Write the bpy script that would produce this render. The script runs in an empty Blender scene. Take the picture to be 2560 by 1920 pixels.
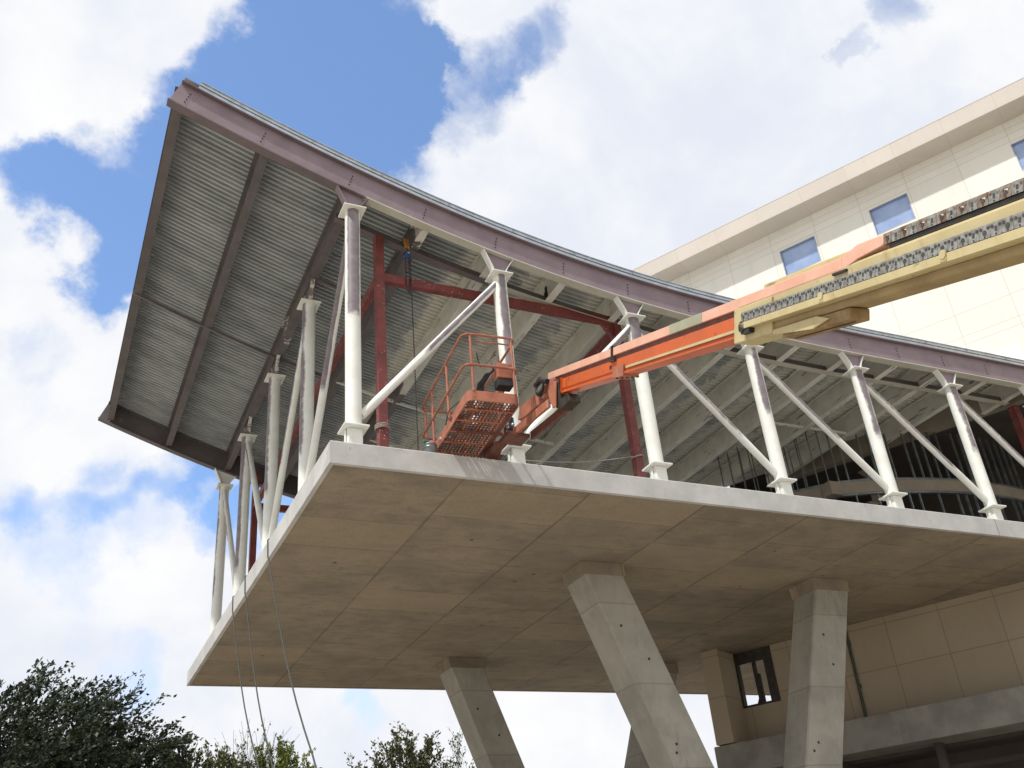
import bpy, math, random
from mathutils import Vector, Matrix
R = math.radians
sc = bpy.context.scene
COL = sc.collection
random.seed(7)

# ------------------------------------------------------------------ camera
# origin: near top corner of the concrete deck; +X along its front edge, +Y into the depth
CAM = Vector((-5.63624, -20.75295, -10.95166))
CR = (0.90708444, -0.41231975, -0.08479532)     # camera right
CD = (0.13867971, 0.48290241, -0.86462316)      # camera down
CF = (0.39744907, 0.77252682, 0.49521364)       # camera forward
cam = bpy.data.cameras.new('camera')
cam.sensor_width = 36.0
cam.sensor_fit = 'HORIZONTAL'
cam.lens = 34.7156
cam.clip_start = 0.1
cam.clip_end = 6000
camo = bpy.data.objects.new('camera', cam)
COL.objects.link(camo)
camo.matrix_world = Matrix(((CR[0], -CD[0], -CF[0], CAM.x), (CR[1], -CD[1], -CF[1], CAM.y),
                            (CR[2], -CD[2], -CF[2], CAM.z), (0, 0, 0, 1)))
sc.camera = camo
sc.view_settings.view_transform = 'Standard'
sc.view_settings.look = 'None'
sc.view_settings.exposure = 0.0
sc.view_settings.gamma = 1.0
sc.view_settings.use_curve_mapping = False
try:
    sc.cycles.max_bounces = 8
    sc.cycles.diffuse_bounces = 5
    sc.cycles.sample_clamp_indirect = 6.0
except Exception:
    pass

# ------------------------------------------------------------------ node helpers
def nd(nt, typ, **kw):
    n = nt.nodes.new(typ)
    for k, v in kw.items():
        setattr(n, k, v)
    return n
def link(nt, a, b):
    nt.links.new(a, b)
def setin(nt, sock, v):
    if hasattr(v, 'is_output'):
        nt.links.new(v, sock)
    else:
        sock.default_value = v
def M(nt, op, a, b=None, c=None, clamp=False):
    n = nd(nt, 'ShaderNodeMath', operation=op)
    n.use_clamp = clamp
    setin(nt, n.inputs[0], a)
    if b is not None: setin(nt, n.inputs[1], b)
    if c is not None: setin(nt, n.inputs[2], c)
    return n.outputs[0]
def VM(nt, op, a, b=None):
    n = nd(nt, 'ShaderNodeVectorMath', operation=op)
    setin(nt, n.inputs[0], a)
    if b is not None: setin(nt, n.inputs[1], b)
    return n.outputs['Value'] if op in ('DOT_PRODUCT', 'LENGTH', 'DISTANCE') else n.outputs[0]
def MIX(nt, f, a, b):
    n = nd(nt, 'ShaderNodeMix', data_type='RGBA')
    setin(nt, n.inputs[0], f)
    for s, v in ((n.inputs[6], a), (n.inputs[7], b)):
        if isinstance(v, tuple) and len(v) == 3: v = v + (1,)
        setin(nt, s, v)
    return n.outputs[2]
def NOISE(nt, vec, scale, detail=4, rough=.55, dist=0.0):
    n = nd(nt, 'ShaderNodeTexNoise')
    if vec is not None: link(nt, vec, n.inputs['Vector'])
    n.inputs['Scale'].default_value = scale
    n.inputs['Detail'].default_value = detail
    n.inputs['Roughness'].default_value = rough
    n.inputs['Distortion'].default_value = dist
    return n.outputs['Fac']
def SS(nt, x, lo, hi):          # smooth step of x between lo and hi
    n = nd(nt, 'ShaderNodeMapRange', interpolation_type='SMOOTHSTEP')
    setin(nt, n.inputs[0], x)
    n.inputs[1].default_value = lo; n.inputs[2].default_value = hi
    n.inputs[3].default_value = 0; n.inputs[4].default_value = 1
    return n.outputs[0]
def SCALE(nt, vec, s):
    n = nd(nt, 'ShaderNodeVectorMath', operation='MULTIPLY')
    link(nt, vec, n.inputs[0]); n.inputs[1].default_value = s
    return n.outputs[0]
def new_mat(name):
    m = bpy.data.materials.new(name); m.use_nodes = True
    nt = m.node_tree
    b = nt.nodes['Principled BSDF']
    return m, nt, b
def POS(nt): return nd(nt, 'ShaderNodeNewGeometry').outputs['Position']
def OBJ(nt): return nd(nt, 'ShaderNodeTexCoord').outputs['Object']
def SEP(nt, v):
    n = nd(nt, 'ShaderNodeSeparateXYZ'); link(nt, v, n.inputs[0]); return n.outputs
def BUMP(nt, b, h, strength=.3, dist=.02):
    n = nd(nt, 'ShaderNodeBump'); n.inputs['Strength'].default_value = strength
    n.inputs['Distance'].default_value = dist
    link(nt, h, n.inputs['Height']); link(nt, n.outputs[0], b.inputs['Normal'])

# ------------------------------------------------------------------ world: sky with broken cloud
SUN_EL = 58.0
SUN_H = Vector((-0.93, -0.37, 0)).normalized()            # horizontal direction towards the sun
w = bpy.data.worlds.new('World'); sc.world = w; w.use_nodes = True
nt = w.node_tree; nt.nodes.clear()
out = nd(nt, 'ShaderNodeOutputWorld')
sky = nd(nt, 'ShaderNodeTexSky', sky_type='NISHITA')
sky.sun_disc = False
sky.sun_elevation = R(SUN_EL)
sky.sun_rotation = math.atan2(SUN_H.x, SUN_H.y)
sky.altitude = 1100; sky.air_density = 1.0; sky.dust_density = 0.35; sky.ozone_density = 2.5
bg1 = nd(nt, 'ShaderNodeBackground'); bg1.inputs[1].default_value = 0.15
hs = nd(nt, 'ShaderNodeHueSaturation'); hs.inputs['Saturation'].default_value = 1.05; hs.inputs['Value'].default_value = 1.85
link(nt, sky.outputs[0], hs.inputs['Color']); link(nt, hs.outputs[0], bg1.inputs[0])
dirv = nd(nt, 'ShaderNodeTexCoord').outputs['Generated']
dirn = VM(nt, 'NORMALIZE', dirv)
# gaps of blue between the clouds: (direction, angular radius in degrees, depth of the gap)
GAPS = [
    (0.2364, 0.5904, 0.7717, 2.78, -0.55),
    (0.2982, 0.5727, 0.7636, 2.20, -0.42),
    (-0.0371, 0.6917, 0.7213, 3.94, -0.50),
    (0.1776, 0.6556, 0.7339, 4.40, 1.05),
    (0.2437, 0.6385, 0.7301, 1.86, 0.50),
    (0.1228, 0.7097, 0.6937, 3.94, 1.00),
    (0.2178, 0.6191, 0.7545, 3.01, 0.70),
    (0.1696, 0.6968, 0.6970, 3.01, 0.60),
    (0.0282, 0.8048, 0.5929, 2.55, 0.70),
    (-0.0455, 0.7817, 0.6219, 1.86, 0.55),
    (0.0022, 0.8275, 0.5615, 1.39, 0.50),
    (0.0448, 0.7696, 0.6370, 3.25, 0.90),
    (0.1346, 0.6241, 0.7696, 2.09, 0.60),
    (0.2970, 0.6160, 0.7296, 2.20, 0.62),
    (0.3195, 0.5872, 0.7437, 1.62, 0.50),
    (0.3517, 0.5590, 0.7509, 1.44, 0.60),
    (0.6112, 0.3834, 0.6924, 1.16, 0.55),
    (0.6012, 0.4254, 0.6765, 0.60, 0.50),
    (0.1409, 0.9013, 0.4096, 1.62, 0.75),
    (0.1607, 0.9146, 0.3712, 1.39, 0.70),
    (0.1903, 0.8966, 0.4000, 1.16, 0.90),
    (0.0850, 0.9255, 0.3691, 1.97, 0.50),
    (0.0392, 0.9182, 0.3941, 1.62, 0.40),
    (-0.0024, 0.9353, 0.3539, 2.09, 0.46),
    (0.0307, 0.9035, 0.4275, 1.16, 0.30),
    (-0.0357, 0.9252, 0.3779, 1.39, 0.35),
    (0.1146, 0.8906, 0.4400, 1.39, 0.42),
    (-0.0592, 0.7785, 0.6248, 1.62, 0.50),
    (0.0245, 0.8185, 0.5739, 1.39, 0.60),
    (0.0770, 0.9665, 0.2449, 1.74, 0.45),
    (0.2857, 0.9371, 0.2005, 1.04, 0.60),
    (-0.0501, 0.8590, 0.5095, 1.39, 0.36),
    (0.0928, 0.9052, 0.4146, 1.39, 0.42),
    (0.0241, 0.9574, 0.2879, 1.39, 0.30),
    (-0.0361, 0.8854, 0.4634, 1.39, 0.28),
]
wv = nd(nt, 'ShaderNodeTexNoise'); link(nt, dirn, wv.inputs['Vector'])
wv.inputs['Scale'].default_value = 6.5; wv.inputs['Detail'].default_value = 7; wv.inputs['Roughness'].default_value = .62
wofs = SCALE(nt, VM(nt, 'SUBTRACT', wv.outputs['Color'], (.5, .5, .5)), (.17, .17, .17))
dirw = VM(nt, 'NORMALIZE', VM(nt, 'ADD', dirn, wofs))
field = None
for (gx, gy, gz, rad, amp) in GAPS:
    dt = VM(nt, 'DOT_PRODUCT', dirw, (gx, gy, gz))
    v = nd(nt, 'ShaderNodeMapRange', interpolation_type='SMOOTHSTEP')
    link(nt, dt, v.inputs[0])
    v.inputs[1].default_value = math.cos(R(rad * 1.75)); v.inputs[2].default_value = math.cos(R(rad * .25))
    v.inputs[3].default_value = 0; v.inputs[4].default_value = amp
    field = v.outputs[0] if field is None else M(nt, 'ADD', field, v.outputs[0])
field = M(nt, 'MINIMUM', field, 1.25)
n1 = NOISE(nt, dirn, 6.0, 9, .64, .5)
n2 = NOISE(nt, dirn, 19.0, 8, .66, .6)
per = M(nt, 'ADD', M(nt, 'MULTIPLY', M(nt, 'SUBTRACT', n1, .5), 1.15), M(nt, 'MULTIPLY', M(nt, 'SUBTRACT', n2, .5), .55))
fld = M(nt, 'ADD', field, M(nt, 'MULTIPLY', per, M(nt, 'ADD', .58, M(nt, 'MULTIPLY', field, .42))))
gap = M(nt, 'MULTIPLY', SS(nt, fld, .08, 1.05), .97)
n3 = NOISE(nt, dirn, 3.1, 6, .6, .4)
n4 = NOISE(nt, dirn, 9.0, 6, .6, .3)
cshade = SS(nt, M(nt, 'ADD', M(nt, 'MULTIPLY', n3, .75), M(nt, 'MULTIPLY', n4, .3)), .36, .66)
ccol = MIX(nt, cshade, (.79, .83, .93), (1.0, 1.0, 1.0))
bg2 = nd(nt, 'ShaderNodeBackground'); link(nt, ccol, bg2.inputs[0]); bg2.inputs[1].default_value = 1.0
mx = nd(nt, 'ShaderNodeMixShader'); link(nt, gap, mx.inputs[0])
link(nt, bg2.outputs[0], mx.inputs[1]); link(nt, bg1.outputs[0], mx.inputs[2])
link(nt, mx.outputs[0], out.inputs[0])

sd = bpy.data.lights.new('sun', 'SUN'); sd.energy = 4.0; sd.angle = R(1.5); sd.color = (1.0, .975, .935)
so = bpy.data.objects.new('sun', sd); COL.objects.link(so)
tosun = Vector((SUN_H.x * math.cos(R(SUN_EL)), SUN_H.y * math.cos(R(SUN_EL)), math.sin(R(SUN_EL))))
so.rotation_euler = tosun.to_track_quat('Z', 'Y').to_euler()
so.location = tosun * 80

# ------------------------------------------------------------------ mesh helpers
class MB:
    def __init__(s): s.v = []; s.f = []; s.sm = []; s.mi = []
    def add(s, vs, fs, smooth=False, mi=0):
        o = len(s.v); s.v += [tuple(p) for p in vs]
        for f in fs:
            s.f.append(tuple(i + o for i in f)); s.sm.append(smooth); s.mi.append(mi)
        return s
    def box(s, a, b, mi=0, bev=0.0):
        x0, y0, z0 = a; x1, y1, z1 = b
        return s.hexa([(x0, y0, z0), (x1, y0, z0), (x1, y1, z0), (x0, y1, z0), (x0, y0, z1), (x1, y0, z1), (x1, y1, z1), (x0, y1, z1)], mi)
    def hexa(s, p, mi=0):
        return s.add(p, [(3, 2, 1, 0), (4, 5, 6, 7), (0, 1, 5, 4), (1, 2, 6, 5), (2, 3, 7, 6), (3, 0, 4, 7)], False, mi)
    def obox(s, o, ax, ay, az, mi=0):      # box from a corner along three vectors
        o = Vector(o); ax = Vector(ax); ay = Vector(ay); az = Vector(az)
        return s.hexa([o, o + ax, o + ax + ay, o + ay, o + az, o + ax + az, o + ax + ay + az, o + ay + az], mi)
    def cbox(s, c, ax, ay, az, mi=0):      # box about a centre with half vectors
        c = Vector(c); ax = Vector(ax); ay = Vector(ay); az = Vector(az)
        return s.obox(c - ax - ay - az, ax * 2, ay * 2, az * 2, mi)
    def prism(s, pts, ext, mi=0):          # planar polygon extruded by a vector
        n = len(pts); e = Vector(ext); p = [Vector(q) for q in pts]
        fs = [tuple(range(n))[::-1], tuple(range(n, 2 * n))]
        fs += [(i, (i + 1) % n, n + (i + 1) % n, n + i) for i in range(n)]
        return s.add(p + [q + e for q in p], fs, False, mi)
    def tube(s, path, r, n=12, caps=True, mi=0, closed=False):
        P = [Vector(p) for p in path]; k = len(P)
        rr = r if isinstance(r, (list, tuple)) else [r] * k
        rings = []; up = None
        for i in range(k):
            if closed: t = P[(i + 1) % k] - P[i - 1]
            else: t = P[min(i + 1, k - 1)] - P[max(i - 1, 0)]
            t.normalize()
            if up is None:
                up = Vector((0, 0, 1)) if abs(t.z) < .9 else Vector((1, 0, 0))
            a = t.cross(up)
            if a.length < 1e-5: a = t.orthogonal()
            a.normalize(); b = a.cross(t).normalized(); up = b
            rings.append([P[i] + (a * math.cos(2 * math.pi * j / n) + b * math.sin(2 * math.pi * j / n)) * rr[i] for j in range(n)])
        vs = [q for g in rings for q in g]; fs = []
        for i in range(k if closed else k - 1):
            i2 = (i + 1) % k
            for j in range(n):
                j2 = (j + 1) % n
                fs.append((i * n + j, i * n + j2, i2 * n + j2, i2 * n + j))
        s.add(vs, fs, True, mi)
        if caps and not closed:
            s.add(rings[0], [tuple(range(n))], False, mi)
            s.add(rings[-1], [tuple(range(n))[::-1]], False, mi)
        return s
    def sphere(s, c, r, nu=14, nv=9, mi=0, sz=1.0):
        c = Vector(c); vs = []; fs = []
        for i in range(nv + 1):
            th = math.pi * i / nv
            for j in range(nu):
                ph = 2 * math.pi * j / nu
                vs.append(c + Vector((math.sin(th) * math.cos(ph), math.sin(th) * math.sin(ph), math.cos(th) * sz)) * r)
        for i in range(nv):
            for j in range(nu):
                fs.append((i * nu + j, (i + 1) * nu + j, (i + 1) * nu + (j + 1) % nu, i * nu + (j + 1) % nu))
        return s.add(vs, fs, True, mi)
    def grid(s, rows, mi=0, smooth=False):
        n = len(rows[0]); vs = [p for r in rows for p in r]
        fs = [(i * n + j, i * n + j + 1, (i + 1) * n + j + 1, (i + 1) * n + j) for i in range(len(rows) - 1) for j in range(n - 1)]
        return s.add(vs, fs, smooth, mi)
    def build(s, name, mats, parent=None, loc=None, fix=True, bevel=0.0, rot=None):
        me = bpy.data.meshes.new(name)
        me.from_pydata(s.v, [], s.f)
        if not isinstance(mats, (list, tuple)): mats = [mats]
        for m in mats: me.materials.append(m)
        me.polygons.foreach_set('use_smooth', s.sm)
        me.polygons.foreach_set('material_index', s.mi)
        me.update()
        if fix:
            import bmesh
            bm = bmesh.new(); bm.from_mesh(me)
            bmesh.ops.recalc_face_normals(bm, faces=bm.faces[:])
            bm.to_mesh(me); bm.free()
        o = bpy.data.objects.new(name, me); COL.objects.link(o)
        if parent is not None: o.parent = parent
        if loc is not None: o.location = loc
        if rot is not None: o.rotation_euler = rot
        if bevel:
            md = o.modifiers.new('bevel', 'BEVEL'); md.width = bevel; md.segments = 2; md.limit_method = 'ANGLE'; md.angle_limit = R(40)
        return o
def tag(o, label, cat, group=None):
    o['label'] = label; o['category'] = cat
    if group: o['group'] = group
    return o
def structure(o): o['kind'] = 'structure'; return o
def empty(name, loc, label, cat, group=None, rz=0.0):
    o = bpy.data.objects.new(name, None); COL.objects.link(o); o.location = loc; o.rotation_euler = (0, 0, rz)
    o.empty_display_size = .3
    return tag(o, label, cat, group)

# ------------------------------------------------------------------ materials
def weathered(name, c1, c2, scale=1.5, rough=.7, metal=0.0, streak=None, bump=.15, fine=30.0, spec=.4, lo=.35, hi=.68, smudge=0):
    m, nt, b = new_mat(name); p = POS(nt)
    n = NOISE(nt, p, scale, 6, .6)
    c = MIX(nt, SS(nt, n, lo, hi), c1, c2)
    f = NOISE(nt, p, fine, 3, .6)
    c = MIX(nt, M(nt, 'MULTIPLY', SS(nt, f, .45, .75), .22), c, tuple(q * .72 for q in c1))
    if streak:
        sv = SCALE(nt, p, (3.2, 3.2, .35)); s = NOISE(nt, sv, 1.6, 5, .6)
        c = MIX(nt, M(nt, 'MULTIPLY', SS(nt, s, .55, .75), streak[1]), c, streak[0])
    if smudge:
        sm = NOISE(nt, SCALE(nt, p, (1.0, 1.0, 2.2)), smudge, 6, .62)
        c = MIX(nt, M(nt, 'MULTIPLY', SS(nt, sm, .62, .70), .7), c, tuple(q * .28 for q in c1))
        s2 = NOISE(nt, p, smudge * 7, 3, .5)
        c = MIX(nt, M(nt, 'MULTIPLY', SS(nt, s2, .69, .74), .7), c, tuple(q * .3 for q in c1))
    link(nt, c, b.inputs['Base Color'])
    b.inputs['Roughness'].default_value = rough; b.inputs['Metallic'].default_value = metal
    b.inputs['Specular IOR Level'].default_value = spec
    if bump: BUMP(nt, b, f, bump, .01)
    return m
WHITE = (.74, .76, .715); PRIMER = (.245, .188, .212); CREAM = (.49, .48, .415)
m_white = weathered('white_fire_paint', WHITE, (.72, .71, .64), 3, .6, bump=.3, fine=45)
m_galv = weathered('galvanised_steel', (.40, .44, .47), (.52, .56, .60), 4, .35, .75)
m_dark = weathered('black_rubber', (.016, .016, .018), (.03, .03, .032), 6, .5)
m_red = weathered('red_oxide_paint', (.185, .040, .032), (.125, .030, .027), 2.5, .65)
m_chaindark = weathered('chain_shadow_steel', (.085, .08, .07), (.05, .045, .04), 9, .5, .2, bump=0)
def speckle_red():
    m, nt, b = new_mat('red_oxide_speckled'); p = POS(nt)
    n = NOISE(nt, p, 2.5, 5)
    c = MIX(nt, SS(nt, n, .3, .7), (.20, .042, .034), (.13, .030, .027))
    v = nd(nt, 'ShaderNodeTexVoronoi'); link(nt, p, v.inputs['Vector']); v.inputs['Scale'].default_value = 11
    dots = M(nt, 'LESS_THAN', v.outputs['Distance'], .16)
    patch = SS(nt, NOISE(nt, p, 1.1, 3), .46, .60)
    c = MIX(nt, M(nt, 'MULTIPLY', dots, patch), c, (.55, .42, .38))
    link(nt, c, b.inputs['Base Color']); b.inputs['Roughness'].default_value = .6
    return m
m_red = speckle_red()
m_orange = weathered('orange_lift_paint', (.60, .115, .022), (.50, .105, .03), 1.8, .38, spec=.5, smudge=1.5)
m_orange_faded_glare = weathered('faded_orange_glare', (.78, .455, .335), (.70, .37, .255), 1.2, .4, streak=((.60, .30, .21), .3))  # faded orange, with bright glare put into the pale base colour
m_basket = weathered('chalky_orange_paint', (.40, .15, .088), (.29, .098, .058), 2.6, .6, streak=((.44, .30, .25), .65), smudge=1.5)
m_basketdark = weathered('dark_orange_paint', (.165, .062, .044), (.105, .042, .032), 5.0, .65)  # darker orange for basket floor, brackets and tray support
m_tan = weathered('tan_lift_paint', (.56, .47, .255), (.49, .40, .20), 1.3, .42, streak=((.30, .19, .07), .45), smudge=1.5)
m_tandirty = weathered('tan_greasy_paint', (.36, .24, .09), (.20, .12, .05), 3.0, .5)
m_tanstain_shade = weathered('tan_stained_shaded_paint', (.37, .275, .13), (.27, .19, .085), 1.6, .5, smudge=1.5)  # tan grime, with the shade below the chain shelf put into the colour
m_sooty = weathered('greasy_black_steel', (.02, .018, .016), (.05, .04, .03), 5, .5)
m_chain = weathered('chain_plate_steel', (.40, .405, .37), (.20, .19, .165), 16, .42, .5, bump=0)
m_chainrust = weathered('rusty_chain_plate', (.35, .30, .24), (.17, .085, .05), 7, .5, .4, bump=0)
m_blue = weathered('blue_hoist_paint', (.03, .065, .20), (.02, .04, .12), 8, .3)
m_yellow = weathered('amber_strap', (.42, .21, .06), (.26, .12, .04), 8, .6)
m_rope = weathered('grey_rope', (.075, .075, .068), (.05, .05, .045), 30, .9)
m_palerope = weathered('pale_rope', (.36, .33, .28), (.26, .24, .20), 30, .9)
m_dirt = weathered('site_dirt', (.43, .385, .315), (.37, .335, .285), .08, .95, streak=None, fine=2.0)
m_stud = weathered('zinc_stud', (.22, .245, .24), (.13, .15, .145), 3, .4, .6, bump=0)
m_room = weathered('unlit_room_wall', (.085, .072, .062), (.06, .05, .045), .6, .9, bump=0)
m_bark = weathered('bark', (.05, .042, .034), (.03, .025, .02), 6, .9)

def steel_primer(name, cream_from, prim=PRIMER):       # primer that was oversprayed in cream past a given X; underside and web
    m, nt, b = new_mat(name); p = POS(nt); x, y, z = SEP(nt, p)
    n = NOISE(nt, SCALE(nt, p, (1, 1, 1)), 1.3, 6, .6)
    c = MIX(nt, SS(nt, n, .35, .7), prim, tuple(q * .82 for q in prim))
    st = NOISE(nt, SCALE(nt, p, (.8, .8, 2.6)), 2.0, 6, .65, .6)
    c = MIX(nt, M(nt, 'MULTIPLY', SS(nt, st, .62, .74), .35), c, tuple(q * 1.45 for q in prim))
    sp = NOISE(nt, p, 9, 3, .5)
    c = MIX(nt, M(nt, 'MULTIPLY', SS(nt, sp, .68, .76), .4), c, tuple(min(.7, q * 1.9) for q in prim))
    if cream_from is not None:
        e = M(nt, 'ADD', x, M(nt, 'MULTIPLY', M(nt, 'SUBTRACT', NOISE(nt, p, 3.5, 5, .65), .5), 1.6))
        k = SS(nt, e, cream_from, cream_from + .12)
        cc = MIX(nt, SS(nt, NOISE(nt, p, 1.6, 5), .35, .7), CREAM, (.44, .42, .34))
        c = MIX(nt, k, c, cc)
    link(nt, c, b.inputs['Base Color']); b.inputs['Roughness'].default_value = .55
    b.inputs['Specular IOR Level'].default_value = .35
    BUMP(nt, b, NOISE(nt, p, 40, 3), .12, .008)
    return m
m_primer = steel_primer('purple_primer', None)
m_primer_flange = steel_primer('shaded_primer_to_cream', 1.15, (.15, .118, .125))  # primer darkened for the shaded flange underside, then cream
m_fringe = weathered('fringed_white_primer', (.62, .60, .55), (.22, .17, .16), 5.0, .6, lo=.46, hi=.56)
m_primer_shade = steel_primer('shaded_primer', None, (.17, .133, .148))  # primer darkened to stand for the shadow under the top flange
m_primer_dark = weathered('brown_primer', (.135, .117, .117), (.10, .088, .09), 1.2, .6)

def purlin_paint(name, y_lo, y_hi):   # cream between y_lo and y_hi with a ragged edge
    m, nt, b = new_mat(name); p = POS(nt); x, y, z = SEP(nt, p)
    base = MIX(nt, SS(nt, NOISE(nt, p, 1.5, 5), .35, .7), (.135, .115, .115), (.10, .086, .088))
    e = M(nt, 'ADD', y, M(nt, 'MULTIPLY', M(nt, 'SUBTRACT', NOISE(nt, p, 2.2, 6, .7), .5), 2.6))
    k = M(nt, 'MULTIPLY', SS(nt, e, y_lo, y_lo + .1), M(nt, 'SUBTRACT', 1.0, SS(nt, e, y_hi, y_hi + .1)))
    miss = SS(nt, NOISE(nt, SCALE(nt, p, (4, .5, 4)), 1.2, 6, .7), .60, .64)
    k = M(nt, 'MULTIPLY', k, M(nt, 'SUBTRACT', 1.0, M(nt, 'MULTIPLY', miss, .8)))
    cc = MIX(nt, SS(nt, NOISE(nt, p, 1.6, 5), .35, .7), (.69, .68, .60), (.58, .57, .505))
    link(nt, MIX(nt, k, base, cc), b.inputs['Base Color']); b.inputs['Roughness'].default_value = .6
    return m

def deck_mat():
    m, nt, b = new_mat('galvanised_deck'); p = POS(nt); x, y, z = SEP(nt, p)
    base = MIX(nt, SS(nt, NOISE(nt, SCALE(nt, p, (.35, 1.2, 1)), 1.4, 6, .65), .3, .7), (.45, .475, .475), (.29, .315, .32))
    # cream overspray hugging each purlin, only where spraying has started
    ph = M(nt, 'FRACT', M(nt, 'DIVIDE', M(nt, 'ADD', x, .28), 2.26))
    d = M(nt, 'SUBTRACT', ph, .5)                       # -0.5 .. 0.5, 0 at a purlin
    left = SS(nt, M(nt, 'ADD', d, M(nt, 'MULTIPLY', M(nt, 'SUBTRACT', NOISE(nt, SCALE(nt, p, (1, 1, 1)), 1.6, 7, .7, .5), .5), .75)), -.30, -.22)
    right = M(nt, 'SUBTRACT', 1.0, SS(nt, M(nt, 'ADD', d, M(nt, 'MULTIPLY', M(nt, 'SUBTRACT', NOISE(nt, p, 2.3, 6, .7), .5), .25)), .10, .16))
    st = SS(nt, M(nt, 'ADD', x, M(nt, 'MULTIPLY', M(nt, 'SUBTRACT', NOISE(nt, p, .35, 3), .5), 5.0)), 4.0, 5.0)
    k = M(nt, 'MULTIPLY', M(nt, 'MULTIPLY', left, right), st)
    haze = M(nt, 'MULTIPLY', M(nt, 'MULTIPLY', SS(nt, NOISE(nt, p, .9, 5, .6), .30, .66), .92), st)
    c = MIX(nt, haze, base, (.66, .665, .63))
    c = MIX(nt, k, c, (.72, .71, .64))
    link(nt, c, b.inputs['Base Color']); b.inputs['Roughness'].default_value = .42
    mt = M(nt, 'MULTIPLY', M(nt, 'SUBTRACT', 1.0, k), .15); link(nt, mt, b.inputs['Metallic'])
    return m
m_deck = deck_mat()

def pipe_paint(name, dx, dy, half, z0, z1, seed):
    # white spray over primer; the primer still shows in a strip facing (dx,dy) from z0 up to z1 (local coordinates)
    m, nt, b = new_mat(name); o = OBJ(nt); x, y, z = SEP(nt, o); p = POS(nt)
    l = M(nt, 'SQRT', M(nt, 'ADD', M(nt, 'MULTIPLY', x, x), M(nt, 'ADD', M(nt, 'MULTIPLY', y, y), 1e-5)))
    dn = math.hypot(dx, dy)
    dt = M(nt, 'DIVIDE', M(nt, 'ADD', M(nt, 'MULTIPLY', x, dx / dn), M(nt, 'MULTIPLY', y, dy / dn)), l)
    off = VM(nt, 'ADD', p, (seed * 3.7, seed * 1.3, seed * 2.1))
    nz = M(nt, 'SUBTRACT', NOISE(nt, off, 5.5, 6, .65), .5)
    nb = M(nt, 'SUBTRACT', NOISE(nt, off, .8, 3), .5)
    a = SS(nt, M(nt, 'ADD', dt, M(nt, 'ADD', M(nt, 'MULTIPLY', nz, .30), M(nt, 'MULTIPLY', nb, .5))), math.cos(R(half)) - .10, math.cos(R(half)) + .10)
    zz = M(nt, 'ADD', z, M(nt, 'MULTIPLY', nz, .5))
    a = M(nt, 'MULTIPLY', a, M(nt, 'MULTIPLY', SS(nt, zz, z0, z0 + .35), M(nt, 'SUBTRACT', 1.0, SS(nt, zz, z1, z1 + .05))))
    wc = MIX(nt, SS(nt, NOISE(nt, off, 2.5, 5), .35, .7), WHITE, (.69, .685, .62))
    run = NOISE(nt, SCALE(nt, off, (7, 7, .45)), 1.5, 5, .62)
    wc = MIX(nt, M(nt, 'MULTIPLY', SS(nt, run, .58, .74), .32), wc, (.50, .475, .42))
    pc = MIX(nt, SS(nt, NOISE(nt, off, 4, 4), .35, .7), (.165, .135, .148), (.215, .185, .20))
    link(nt, MIX(nt, a, wc, pc), b.inputs['Base Color'])
    b.inputs['Roughness'].default_value = .5
    BUMP(nt, b, NOISE(nt, p, 45, 3), .25, .008)
    return m

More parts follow.
